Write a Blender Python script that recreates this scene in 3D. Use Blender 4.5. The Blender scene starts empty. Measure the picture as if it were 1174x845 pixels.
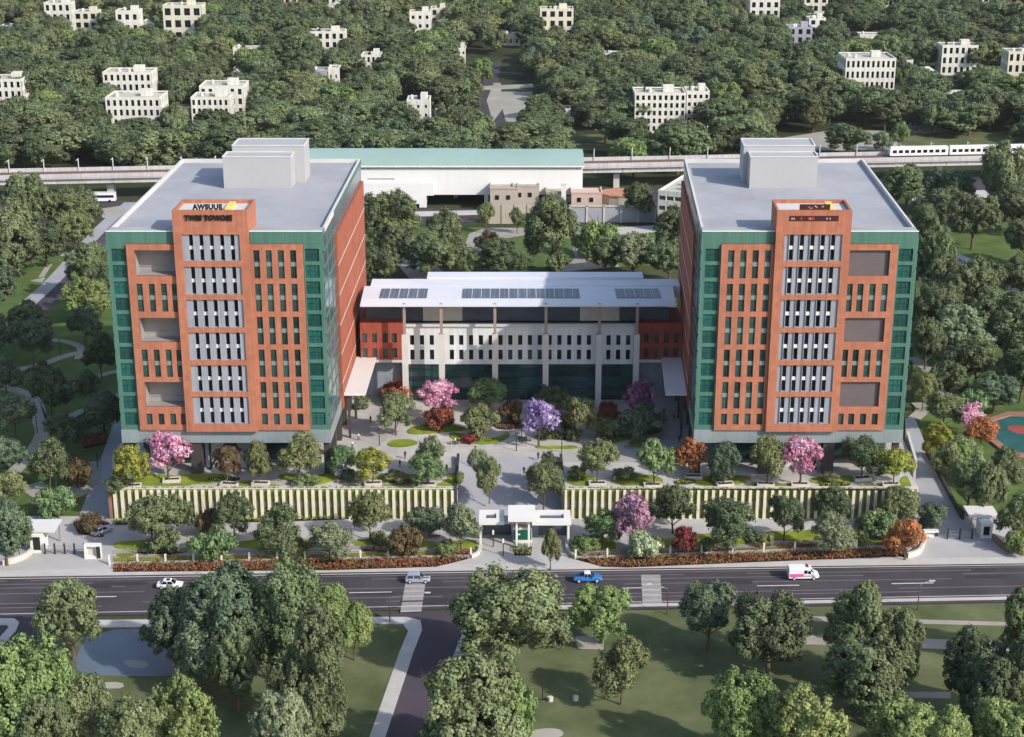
import bpy, bmesh, math, random
import numpy as np
from mathutils import Vector, Matrix
random.seed(7)
SC = bpy.context.scene
COL = SC.collection
# ------------------------------------------------------------------ camera model
HC, F, CX, CY = 130.0, 1872.0, 587.0, 422.5
TH = math.radians(18.89)
ST, CT = math.sin(TH), math.cos(TH)
def P(u, v, z=0.0):
    a, b = (u - CX) / F, (v - CY) / F
    t = (HC - z) / (ST + b * CT)
    return Vector((a * t, (CT - b * ST) * t, z))
def PY(u, v, Y):
    a, b = (u - CX) / F, (v - CY) / F
    t = Y / (CT - b * ST)
    return Vector((a * t, Y, HC - t * (ST + b * CT)))
def depth(p): return p[1] * CT + (HC - p[2]) * ST
def proj(x, y, z):
    d = y * CT + (HC - z) * ST
    return CX + F * x / d, CY + F * ((HC - z) * CT - y * ST) / d

# ------------------------------------------------------------------ materials
def lin(r, g, b):
    f = lambda c: (c / 255 / 12.92) if c / 255 <= 0.04045 else ((c / 255 + 0.055) / 1.055) ** 2.4
    return (f(r), f(g), f(b), 1)
MATS = {}
KEEP = {'lawn_park', 'lawn_garden', 'lawn_bright', 'terrain', 'forest_floor', 'living_wall', 'bark', 'asphalt', 'asphalt_side'}
def mat(name, col, rough=0.75, spec=0.3, metal=0.0, noise=0.0, nscale=0.3, detail=6, col2=None, bump=0.0, stripes=None, randobj=0.0, streak=0.0, cells=None):
    m = bpy.data.materials.new(name); m.use_nodes = True
    nt = m.node_tree; b = nt.nodes['Principled BSDF']
    b.inputs['Roughness'].default_value = rough
    b.inputs['Specular IOR Level'].default_value = spec
    b.inputs['Metallic'].default_value = metal
    k_ = 1.0 if name in KEEP else 0.8
    c = tuple(x * k_ for x in col[:3]) + (1,)
    if col2: col2 = tuple(x * k_ for x in col2[:3]) + (1,)
    out = None
    if noise > 0 or col2:
        tc = nt.nodes.new('ShaderNodeTexCoord')
        n = nt.nodes.new('ShaderNodeTexNoise'); n.inputs['Scale'].default_value = nscale; n.inputs['Detail'].default_value = detail
        n.inputs['Roughness'].default_value = 0.62
        nt.links.new(tc.outputs['Object'], n.inputs['Vector'])
        r = nt.nodes.new('ShaderNodeMapRange'); r.inputs[1].default_value = 0.33; r.inputs[2].default_value = 0.67
        nt.links.new(n.outputs[0], r.inputs[0])
        mx = nt.nodes.new('ShaderNodeMix'); mx.data_type = 'RGBA'
        if col2: ca, cb = c, (col2 if len(col2) == 4 else (*col2, 1))
        else:
            ca = tuple(x * (1 - noise) for x in c[:3]) + (1,); cb = tuple(min(1, x * (1 + noise)) for x in c[:3]) + (1,)
        mx.inputs[6].default_value = ca; mx.inputs[7].default_value = cb
        nt.links.new(r.outputs[0], mx.inputs[0]); out = mx.outputs[2]
        if bump:
            bp = nt.nodes.new('ShaderNodeBump'); bp.inputs['Strength'].default_value = bump; bp.inputs['Distance'].default_value = 0.2
            nt.links.new(n.outputs[0], bp.inputs['Height']); nt.links.new(bp.outputs[0], b.inputs['Normal'])
    if stripes:   # fine panel joints: (axis, period, share, factor)
        for ax, per, share, fac in stripes:
            tc = nt.nodes.new('ShaderNodeTexCoord'); sp = nt.nodes.new('ShaderNodeSeparateXYZ')
            nt.links.new(tc.outputs['Object'], sp.inputs[0])
            md = nt.nodes.new('ShaderNodeMath'); md.operation = 'MODULO'; md.inputs[1].default_value = per
            ad = nt.nodes.new('ShaderNodeMath'); ad.operation = 'ADD'; ad.inputs[1].default_value = 1000 * per
            nt.links.new(sp.outputs[ax], ad.inputs[0]); nt.links.new(ad.outputs[0], md.inputs[0])
            lt = nt.nodes.new('ShaderNodeMath'); lt.operation = 'LESS_THAN'; lt.inputs[1].default_value = per * share
            nt.links.new(md.outputs[0], lt.inputs[0])
            mx = nt.nodes.new('ShaderNodeMix'); mx.data_type = 'RGBA'; mx.blend_type = 'MULTIPLY'
            if out is None: mx.inputs[6].default_value = c
            else: nt.links.new(out, mx.inputs[6])
            mx.inputs[7].default_value = (fac, fac, fac, 1)
            nt.links.new(lt.outputs[0], mx.inputs[0]); out = mx.outputs[2]
    def mul(fac_socket):
        nonlocal out
        mx = nt.nodes.new('ShaderNodeMix'); mx.data_type = 'RGBA'; mx.blend_type = 'MULTIPLY'; mx.inputs[0].default_value = 1
        if out is None: mx.inputs[6].default_value = c
        else: nt.links.new(out, mx.inputs[6])
        nt.links.new(fac_socket, mx.inputs[7]); out = mx.outputs[2]
    if streak:      # rain streaks and grime running down the wall
        tc = nt.nodes.new('ShaderNodeTexCoord'); mp = nt.nodes.new('ShaderNodeMapping'); mp.inputs['Scale'].default_value = (1.6, 1.6, .05)
        n2 = nt.nodes.new('ShaderNodeTexNoise'); n2.inputs['Scale'].default_value = 1.0; n2.inputs['Detail'].default_value = 5
        r2 = nt.nodes.new('ShaderNodeMapRange'); r2.inputs[1].default_value = .3; r2.inputs[2].default_value = .7; r2.inputs[3].default_value = 1 - streak; r2.inputs[4].default_value = 1 + streak * .4
        nt.links.new(tc.outputs['Object'], mp.inputs[0]); nt.links.new(mp.outputs[0], n2.inputs['Vector']); nt.links.new(n2.outputs[0], r2.inputs[0]); mul(r2.outputs[0])
    if cells:       # every cladding panel a slightly different batch
        tc = nt.nodes.new('ShaderNodeTexCoord'); sn = nt.nodes.new('ShaderNodeVectorMath'); sn.operation = 'SNAP'; sn.inputs[1].default_value = cells[:3]
        wn = nt.nodes.new('ShaderNodeTexWhiteNoise'); r3 = nt.nodes.new('ShaderNodeMapRange'); r3.inputs[3].default_value = 1 - cells[3]; r3.inputs[4].default_value = 1 + cells[3] * .6
        nt.links.new(tc.outputs['Object'], sn.inputs[0]); nt.links.new(sn.outputs[0], wn.inputs['Vector']); nt.links.new(wn.outputs['Value'], r3.inputs[0]); mul(r3.outputs[0])
    if randobj:
        oi = nt.nodes.new('ShaderNodeObjectInfo')
        hs = nt.nodes.new('ShaderNodeHueSaturation')
        mr = nt.nodes.new('ShaderNodeMapRange'); mr.inputs[3].default_value = 1 - randobj; mr.inputs[4].default_value = 1 + randobj
        nt.links.new(oi.outputs['Random'], mr.inputs[0]); nt.links.new(mr.outputs[0], hs.inputs['Value'])
        if out is None: hs.inputs['Color'].default_value = c
        else: nt.links.new(out, hs.inputs['Color'])
        out = hs.outputs[0]
    if out is None: b.inputs['Base Color'].default_value = c
    else: nt.links.new(out, b.inputs['Base Color'])
    MATS[name] = m
    return m
def leafmat(name, cols, trans=0.3, rnd=0.18, hue=0.02, rough=0.75):
    """foliage: each leaf face carries a random 'tint' value that picks between the colours"""
    m = bpy.data.materials.new(name); m.use_nodes = True
    nt = m.node_tree; b = nt.nodes['Principled BSDF']
    b.inputs['Roughness'].default_value = rough; b.inputs['Specular IOR Level'].default_value = 0.25
    at = nt.nodes.new('ShaderNodeAttribute'); at.attribute_name = 'tint'
    cr = nt.nodes.new('ShaderNodeValToRGB'); el = cr.color_ramp.elements
    while len(el) < len(cols): el.new(0.5)
    for i, c in enumerate(cols):
        el[i].position = i / max(1, len(cols) - 1); el[i].color = (*c[:3], 1)
    nt.links.new(at.outputs['Fac'], cr.inputs[0])
    oi = nt.nodes.new('ShaderNodeObjectInfo'); hs = nt.nodes.new('ShaderNodeHueSaturation')
    mr = nt.nodes.new('ShaderNodeMapRange'); mr.inputs[3].default_value = 1 - rnd; mr.inputs[4].default_value = 1 + rnd
    nt.links.new(oi.outputs['Random'], mr.inputs[0]); nt.links.new(mr.outputs[0], hs.inputs['Value'])
    ml = nt.nodes.new('ShaderNodeMath'); ml.operation = 'MULTIPLY'; ml.inputs[1].default_value = 17.31
    fr = nt.nodes.new('ShaderNodeMath'); fr.operation = 'FRACT'
    nt.links.new(oi.outputs['Random'], ml.inputs[0]); nt.links.new(ml.outputs[0], fr.inputs[0])
    m2 = nt.nodes.new('ShaderNodeMapRange'); m2.inputs[3].default_value = 0.5 - hue; m2.inputs[4].default_value = 0.5 + hue
    nt.links.new(fr.outputs[0], m2.inputs[0]); nt.links.new(m2.outputs[0], hs.inputs['Hue'])
    hs.inputs['Saturation'].default_value = .84 if name in ('leaf_dark', 'leaf_mid', 'leaf_lime', 'leaf_olive', 'leaf_bright', 'leaf_teal') else .95
    nt.links.new(cr.outputs[0], hs.inputs['Color']); nt.links.new(hs.outputs[0], b.inputs['Base Color'])
    tr = nt.nodes.new('ShaderNodeBsdfTranslucent'); nt.links.new(hs.outputs[0], tr.inputs[0])
    mx = nt.nodes.new('ShaderNodeMixShader'); mx.inputs[0].default_value = trans
    nt.links.new(b.outputs[0], mx.inputs[1]); nt.links.new(tr.outputs[0], mx.inputs[2])
    nt.links.new(mx.outputs[0], nt.nodes['Material Output'].inputs[0])
    MATS[name] = m
    return m

# ------------------------------------------------------------------ mesh builder
def wloc(o):
    v = Vector((0, 0, 0))
    while o is not None:
        v += o.location; o = o.parent
    return v
class MB:
    def __init__(self): self.v, self.f, self.m = [], [], []
    def face(self, pts, mi=0):
        n = len(self.v); self.v += [tuple(p) for p in pts]; self.f.append(tuple(range(n, n + len(pts)))); self.m.append(mi)
    def hexa(self, c, mi=0):   # 8 corners: bottom 4 ccw, top 4 ccw
        n = len(self.v); self.v += [tuple(p) for p in c]
        for q in ((3, 2, 1, 0), (4, 5, 6, 7), (0, 1, 5, 4), (1, 2, 6, 5), (2, 3, 7, 6), (3, 0, 4, 7)):
            self.f.append(tuple(n + i for i in q)); self.m.append(mi)
    def box(self, x0, x1, y0, y1, z0, z1, mi=0, T=None):
        c = [(x0, y0, z0), (x1, y0, z0), (x1, y1, z0), (x0, y1, z0), (x0, y0, z1), (x1, y0, z1), (x1, y1, z1), (x0, y1, z1)]
        if T: c = [T(*p) for p in c]
        self.hexa(c, mi)
    def prism(self, poly, z0, z1, mi=0, cap_bottom=False):
        n = len(poly); b = len(self.v)
        self.v += [(p[0], p[1], z0) for p in poly] + [(p[0], p[1], z1) for p in poly]
        for i in range(n):
            j = (i + 1) % n
            self.f.append((b + i, b + j, b + n + j, b + n + i)); self.m.append(mi)
        self.f.append(tuple(b + n + i for i in range(n))); self.m.append(mi)
        if cap_bottom: self.f.append(tuple(b + i for i in reversed(range(n)))); self.m.append(mi)
    def tube(self, pts, radii, seg=6, mi=0, cap=True):
        pts = [Vector(p) for p in pts]; rings = []
        for i, p in enumerate(pts):
            d = (pts[min(i + 1, len(pts) - 1)] - pts[max(i - 1, 0)]).normalized()
            a = d.orthogonal().normalized(); bb = d.cross(a)
            n = len(self.v)
            for k in range(seg):
                t = 2 * math.pi * k / seg
                self.v.append(tuple(p + radii[i] * (math.cos(t) * a + math.sin(t) * bb)))
            rings.append(n)
        for i in range(len(pts) - 1):
            # align rings by nearest vertex
            r0, r1 = rings[i], rings[i + 1]
            off = min(range(seg), key=lambda k: (Vector(self.v[r0]) - Vector(self.v[r1 + k])).length)
            for k in range(seg):
                self.f.append((r0 + k, r0 + (k + 1) % seg, r1 + (k + 1 + off) % seg, r1 + (k + off) % seg)); self.m.append(mi)
        if cap:
            self.f.append(tuple(rings[0] + k for k in reversed(range(seg)))); self.m.append(mi)
            self.f.append(tuple(rings[-1] + k for k in range(seg))); self.m.append(mi)
    def mesh(self, name, mats, org=(0, 0, 0)):
        me = bpy.data.meshes.new(name)
        o = org
        me.from_pydata([(x - o[0], y - o[1], z - o[2]) for x, y, z in self.v], [], self.f)
        for m in (mats if isinstance(mats, (list, tuple)) else [mats]): me.materials.append(m)
        me.polygons.foreach_set('material_index', self.m)
        me.update()
        return me
    def build(self, name, mats, parent=None, loc=None):
        org = wloc(parent) if parent is not None else Vector((0, 0, 0))
        base = Vector(loc) if loc is not None else org
        me = self.mesh(name, mats, base)
        o = bpy.data.objects.new(name, me); COL.objects.link(o)
        o.location = base - org
        if parent is not None: o.parent = parent
        return o
def put(mesh, name, parent, loc, rz=0, scale=None):
    o = bpy.data.objects.new(name, mesh); COL.objects.link(o)
    if parent is not None: o.parent = parent
    o.location = Vector(loc) - (wloc(parent) if parent is not None else Vector((0, 0, 0)))
    o.rotation_euler = (0, 0, rz)
    if scale: o.scale = scale
    return o
def tag(o, label, cat, group=None, kind=None):
    if label: o['label'] = label
    if cat: o['category'] = cat
    if group: o['group'] = group
    if kind: o['kind'] = kind
    return o
def empty(name, loc, label, cat, group=None, rz=0):
    o = bpy.data.objects.new(name, None); COL.objects.link(o); o.location = loc; o.rotation_euler = (0, 0, rz)
    o.empty_display_size = 0.5
    return tag(o, label, cat, group)
def copy_tree(o, parent=None):
    c = o.copy(); COL.objects.link(c)
    if parent is not None: c.parent = parent
    for ch in list(o.children): copy_tree(ch, c)
    return c
def chaikin(poly, n=2):
    for _ in range(n):
        q = []
        for i in range(len(poly)):
            a, b = poly[i], poly[(i + 1) % len(poly)]
            q += [(a[0] * .75 + b[0] * .25, a[1] * .75 + b[1] * .25), (a[0] * .25 + b[0] * .75, a[1] * .25 + b[1] * .75)]
        poly = q
    return poly
def ppoly(pix, z=0.0, smooth=0):
    p = [tuple(P(u, v, z)[:2]) for u, v in pix]
    a = sum(p[i][0] * p[(i + 1) % len(p)][1] - p[(i + 1) % len(p)][0] * p[i][1] for i in range(len(p)))
    if a < 0: p.reverse()
    return chaikin(p, smooth) if smooth else p
def strip(pix, w, z=0.0):
    """band of width w (metres) along a pixel polyline on the plane z"""
    p = [Vector(P(u, v, z)[:2]) for u, v in pix]
    for _ in range(2):
        q = [p[0]]
        for a, b in zip(p[:-1], p[1:]): q += [a * .75 + b * .25, a * .25 + b * .75]
        p = q + [p[-1]]
    L, R = [], []
    for i, a in enumerate(p):
        d = (p[min(i + 1, len(p) - 1)] - p[max(i - 1, 0)]).normalized(); n = Vector((-d.y, d.x)) * w / 2
        L.append(tuple(a + n)); R.append(tuple(a - n))
    return R + L[::-1]
def slab(name, polys, z0, z1, m, kind='structure', **k):
    mb = MB()
    for i, p in enumerate(polys): mb.prism(p, z0, z1 + (i % 8) * .005 * (len(polys) < 20))
    o = mb.build(name, m)
    o['kind'] = kind
    return o

# wall with rectangular openings: u along, w out of the wall (towards -y), z up; returns front skin + reveals
def wall_open(mb, u0, u1, z0, z1, wout, win, opens, T, mi=0, mr=None):
    mr = mi if mr is None else mr
    us = sorted({u0, u1, *[o[0] for o in opens], *[o[1] for o in opens]})
    zs = sorted({z0, z1, *[o[2] for o in opens], *[o[3] for o in opens]})
    ins = lambda u, z: any(o[0] < u < o[1] and o[2] < z < o[3] for o in opens)
    for i in range(len(us) - 1):
        for j in range(len(zs) - 1):
            if not ins((us[i] + us[i + 1]) / 2, (zs[j] + zs[j + 1]) / 2):
                mb.face([T(us[i], wout, zs[j]), T(us[i + 1], wout, zs[j]), T(us[i + 1], wout, zs[j + 1]), T(us[i], wout, zs[j + 1])], mi)
    for a, b, c, d in opens:
        for q in (((a, c), (b, c)), ((b, c), (b, d)), ((b, d), (a, d)), ((a, d), (a, c))):
            (p0, r0), (p1, r1) = q
            mb.face([T(p0, wout, r0), T(p1, wout, r1), T(p1, win, r1), T(p0, win, r0)], mr)
    # outer edges
    for q in (((u0, z0), (u1, z0)), ((u1, z0), (u1, z1)), ((u1, z1), (u0, z1)), ((u0, z1), (u0, z0))):
        (p0, r0), (p1, r1) = q
        mb.face([T(p0, wout, r0), T(p1, wout, r1), T(p1, win, r1), T(p0, win, r0)], mi)
# ------------------------------------------------------------------ palette
M = MATS
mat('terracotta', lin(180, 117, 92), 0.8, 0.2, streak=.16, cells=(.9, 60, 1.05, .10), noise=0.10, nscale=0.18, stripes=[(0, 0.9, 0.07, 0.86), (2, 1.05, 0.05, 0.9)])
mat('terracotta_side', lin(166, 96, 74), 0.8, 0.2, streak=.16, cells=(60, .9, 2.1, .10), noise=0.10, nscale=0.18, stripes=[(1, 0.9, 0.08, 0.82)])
mat('brick_red', lin(156, 80, 64), 0.8, 0.2, streak=.15, cells=(.9, 60, 1.05, .1), noise=0.12, nscale=0.3, stripes=[(0, 0.9, 0.06, 0.86)])
mat('green_metal', lin(80, 122, 108), 0.45, 0.4, streak=.2, noise=0.08, nscale=0.1, stripes=[(0, 1.1, 0.05, 0.8)])
mat('green_glass', lin(36, 94, 88), 0.08, 0.7, noise=0.45, nscale=0.22, randobj=0.3)
mat('window_glass', lin(52, 78, 76), 0.1, 0.6, noise=0.5, nscale=0.35, randobj=0.5)
mat('dark_glass', lin(26, 28, 34), 0.1, 0.6, noise=0.4, nscale=0.5, randobj=0.5)
mat('lobby_glass', lin(44, 78, 80), 0.12, 0.7, noise=0.5, nscale=0.12, cells=(7.5, 60, 1.1, .55))
mat('grey_glass', lin(84, 92, 106), 0.18, 0.5, noise=0.15, nscale=0.1)
mat('pier_grey', lin(152, 156, 166), 0.6, 0.3, streak=.16, noise=0.07, nscale=0.4)
mat('white_paint', lin(228, 226, 220), 0.6, 0.3, noise=0.04, nscale=0.2)
mat('off_white', lin(205, 203, 200), 0.7, 0.3, noise=0.06, nscale=0.15)
mat('roof_grey', lin(164, 164, 168), 0.8, 0.25, noise=0.10, nscale=0.09, cells=(6, 6, 60, .035), stripes=[(0, 6.0, 0.012, 0.9), (1, 6.0, 0.012, 0.9)])
mat('plant_grey', lin(172, 172, 174), 0.7, 0.3, noise=0.04, nscale=0.1, stripes=[(0, 1.2, 0.04, 0.92)])
mat('roof_white', lin(214, 216, 222), 0.55, 0.35, noise=0.04, nscale=0.08, stripes=[(0, 2.4, 0.02, 0.93)])
mat('recess_wall', lin(152, 146, 144), 0.8, 0.2, noise=0.07, nscale=0.3)
mat('screen_mesh', lin(104, 96, 96), 0.6, 0.3, noise=0.08, nscale=0.3, stripes=[(2, 0.5, 0.12, 0.8)])
mat('fascia_grey', lin(140, 150, 152), 0.4, 0.4, noise=0.12, nscale=0.15, stripes=[(0, 2.4, 0.03, 0.75)])
mat('pillar_dark', lin(72, 64, 64), 0.6, 0.3, noise=0.12, nscale=0.5)
mat('column_white', lin(206, 200, 194), 0.7, 0.3, noise=0.06, nscale=0.4)
mat('post_brown', lin(156, 136, 128), 0.6, 0.3, noise=0.05)
mat('facade_white', lin(224, 224, 222), 0.75, 0.25, streak=.14, cells=(2.15, 60, 1.9, .05), noise=0.06, nscale=0.25)
mat('letter_black', lin(24, 18, 18), 0.5, 0.4)
mat('panel_maroon', lin(66, 18, 20), 0.5, 0.4)
mat('sign_red', lin(196, 44, 36), 0.5, 0.4)
mat('yellow_paint', lin(232, 206, 110), 0.6, 0.3)
mat('concrete', lin(172, 168, 164), 0.85, 0.2, noise=0.12, nscale=0.08, bump=0.05)
mat('paving', lin(184, 180, 174), 0.85, 0.2, cells=(1.8, 1.8, 60, .06), noise=0.2, nscale=0.09, stripes=[(0, 1.8, 0.03, 0.90), (1, 1.8, 0.03, 0.90)])
mat('drive', lin(158, 158, 162), 0.85, 0.2, noise=0.08, nscale=0.07)
mat('forecourt', lin(176, 174, 172), 0.85, 0.2, noise=0.13, nscale=0.06)
mat('asphalt', lin(62, 57, 61), 0.85, 0.25, noise=0.22, nscale=0.12, bump=0.03)
mat('asphalt_side', lin(68, 60, 68), 0.85, 0.25, noise=0.18, nscale=0.06)
mat('road_paint', lin(214, 210, 206), 0.7, 0.3, noise=0.10, nscale=0.9)
mat('worn_paint', lin(120, 114, 116), 0.8, 0.3, noise=0.15, nscale=0.4)
mat('crossing_paint', lin(150, 144, 144), 0.8, 0.3, noise=0.14, nscale=0.5)
mat('kerb', lin(186, 182, 178), 0.85, 0.2, noise=0.08, nscale=0.3)
mat('lawn_park', lin(100, 104, 74), 0.95, 0.1, col2=lin(70, 80, 50), nscale=0.11, detail=9, bump=0.15)
mat('lawn_bright', lin(134, 142, 54), 0.95, 0.1, col2=lin(88, 104, 40), nscale=0.22, detail=9, bump=0.15)
mat('lawn_garden', lin(88, 104, 56), 0.95, 0.1, col2=lin(66, 82, 44), nscale=0.15, detail=9, bump=0.15)
mat('terrain', lin(74, 78, 52), 0.95, 0.1, col2=lin(50, 56, 36), nscale=0.03, detail=10)
mat('forest_floor', lin(60, 64, 42), 0.95, 0.1, col2=lin(44, 50, 32), nscale=0.04, detail=10)
mat('path', lin(158, 152, 142), 0.9, 0.15, noise=0.12, nscale=0.2)
mat('pale_ground', lin(160, 156, 144), 0.9, 0.15, noise=0.14, nscale=0.06)
mat('fin_cream', lin(226, 218, 194), 0.75, 0.25, noise=0.08, nscale=0.5)
mat('living_wall', lin(120, 126, 62), 0.95, 0.1, col2=lin(78, 90, 44), nscale=0.9, detail=8, bump=0.3)
mat('wall_band', lin(120, 116, 104), 0.85, 0.2, noise=0.1)
mat('brown_stone', lin(150, 112, 94), 0.85, 0.2, noise=0.12, nscale=0.5)
mat('dark_stone', lin(66, 62, 62), 0.85, 0.2, noise=0.15, nscale=0.4)
mat('stone_pale', lin(200, 194, 184), 0.85, 0.2, noise=0.08, nscale=0.5)
mat('soil', lin(64, 46, 36), 0.95, 0.1, noise=0.2, nscale=1.0)
mat('canopy_white', lin(220, 216, 212), 0.5, 0.35, noise=0.03, nscale=0.1, stripes=[(1, 2.0, 0.03, 0.92)])
mat('board_green', lin(20, 92, 66), 0.4, 0.4, noise=0.2, nscale=0.3)
mat('metal_dark', lin(44, 42, 46), 0.5, 0.5)
mat('metal_grey', lin(140, 140, 144), 0.4, 0.5)
mat('metal_rust', lin(110, 66, 60), 0.6, 0.4)
mat('station_white', lin(228, 226, 224), 0.6, 0.3, streak=.03, noise=0.02, nscale=0.05, stripes=[(0, 6.0, 0.01, 0.93)])
mat('station_green', lin(152, 176, 164), 0.5, 0.4, noise=0.05, nscale=0.05, stripes=[(0, 1.5, 0.06, 0.92)])
mat('viaduct_concrete', lin(196, 192, 190), 0.8, 0.25, streak=.2, noise=0.08, nscale=0.08)
mat('track_bed', lin(120, 112, 108), 0.9, 0.2, noise=0.15, nscale=0.3)
mat('black_gap', lin(30, 27, 28), 0.9, 0.1)
mat('block_white', lin(222, 218, 206), 0.8, 0.2, streak=.22, noise=0.07, nscale=0.15)
mat('block_cream', lin(216, 210, 188), 0.8, 0.2, streak=.22, noise=0.07, nscale=0.15)
mat('block_beige', lin(178, 168, 154), 0.85, 0.2, noise=0.10, nscale=0.15)
mat('block_grey', lin(160, 160, 168), 0.8, 0.2, noise=0.06, nscale=0.15)
mat('block_pink', lin(206, 180, 164), 0.8, 0.2, noise=0.06, nscale=0.15)
mat('block_red', lin(128, 76, 66), 0.8, 0.2, noise=0.1, nscale=0.4)
mat('block_roof', lin(186, 184, 170), 0.85, 0.2, noise=0.10, nscale=0.1)
mat('roof_pale', lin(200, 200, 182), 0.8, 0.2, noise=0.08, nscale=0.1)
mat('clay_roof', lin(186, 132, 108), 0.8, 0.2, noise=0.1, nscale=0.3)
mat('skin', lin(140, 96, 74), 0.6, 0.3)
mat('cloth_dark', lin(34, 32, 38), 0.9, 0.2); mat('cloth_white', lin(206, 204, 200), 0.9, 0.2); mat('cloth_blue', lin(58, 74, 110), 0.9, 0.2)
mat('hair_black', lin(22, 18, 18), 0.6, 0.3)
mat('car_white', lin(232, 232, 234), 0.25, 0.5); mat('car_silver', lin(178, 184, 200), 0.25, 0.6, 0.3); mat('car_blue', lin(56, 120, 186), 0.25, 0.6)
mat('car_pink', lin(222, 96, 160), 0.3, 0.5); mat('car_glass', lin(26, 28, 44), 0.08, 0.7); mat('tyre', lin(24, 24, 26), 0.9, 0.2)
mat('rim', lin(205, 205, 205), 0.35, 0.5, 0.3); mat('lamp_clear', lin(235, 232, 220), 0.2, 0.6); mat('lamp_red', lin(170, 24, 24), 0.3, 0.5)
mat('play_teal', lin(36, 86, 84), 0.7, 0.3, noise=0.2, nscale=0.2); mat('play_red', lin(150, 74, 68), 0.7, 0.3, noise=0.15, nscale=0.3)
mat('wood', lin(120, 96, 76), 0.8, 0.2, noise=0.12, nscale=2.0)
mat('bark', lin(92, 78, 64), 0.9, 0.15, noise=0.25, nscale=1.5)
mat('bark_pale', lin(130, 120, 104), 0.9, 0.15, noise=0.2, nscale=1.5)
mat('solar_dark', lin(84, 88, 100), 0.45, 0.4, noise=0.15, nscale=0.4, stripes=[(0, 1.1, 0.3, 1.5)])
L = lambda *c: lin(*c)
leafmat('leaf_dark', [L(70, 82, 54), L(97, 111, 70), L(128, 142, 96)], rnd=0.16, hue=0.012)
leafmat('leaf_mid', [L(79, 92, 56), L(110, 125, 77), L(143, 156, 104)], rnd=0.16, hue=0.012)
leafmat('leaf_olive', [L(92, 100, 57), L(124, 132, 76), L(155, 159, 99)], rnd=0.12)
leafmat('leaf_grey', [L(99, 111, 80), L(133, 143, 108), L(169, 178, 138)], rnd=0.12)
leafmat('leaf_lime', [L(94, 111, 55), L(126, 146, 72), L(162, 178, 97)], rnd=0.12)
leafmat('leaf_bright', [L(82, 112, 62), L(110, 142, 80), L(146, 172, 108)], rnd=0.12)
leafmat('leaf_teal', [L(70, 89, 63), L(97, 116, 84), L(128, 146, 108)], rnd=0.14)
leafmat('leaf_yellow', [L(94, 108, 48), L(126, 136, 56), L(164, 162, 68), L(190, 180, 80)], rnd=0.08)
leafmat('leaf_brown', [L(74, 82, 52), L(94, 92, 60), L(124, 90, 66), L(112, 104, 68)], rnd=0.1)
leafmat('leaf_red', [L(86, 84, 52), L(118, 72, 56), L(160, 74, 62), L(170, 96, 76)], rnd=0.08)
leafmat('leaf_orange', [L(92, 98, 50), L(128, 100, 54), L(180, 98, 66), L(200, 124, 78), L(196, 158, 92)], rnd=0.08)
leafmat('leaf_pale', [L(108, 136, 89), L(180, 196, 155), L(241, 246, 212)], rnd=0.08)
leafmat('bloom_pink', [L(104, 78, 74), L(200, 116, 150), L(222, 160, 186), L(240, 216, 226), L(244, 228, 234)], rnd=0.05, hue=0.01)
leafmat('bloom_mauve', [L(104, 84, 80), L(170, 122, 150), L(204, 160, 182), L(228, 204, 212)], rnd=0.05, hue=0.01)
leafmat('bloom_magenta', [L(92, 74, 76), L(150, 84, 126), L(180, 112, 154), L(206, 150, 184)], rnd=0.05, hue=0.01)
leafmat('bloom_purple', [L(92, 90, 104), L(140, 112, 172), L(178, 152, 206), L(222, 206, 230), L(236, 226, 238)], rnd=0.05, hue=0.01)
leafmat('ground_cover_red', [L(82, 84, 44), L(124, 68, 50), L(158, 76, 60), L(116, 104, 56), L(100, 68, 50)], rnd=0.0)
leafmat('ground_cover_green', [L(81, 104, 38), L(112, 132, 46), L(146, 159, 63)], rnd=0.1)

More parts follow.
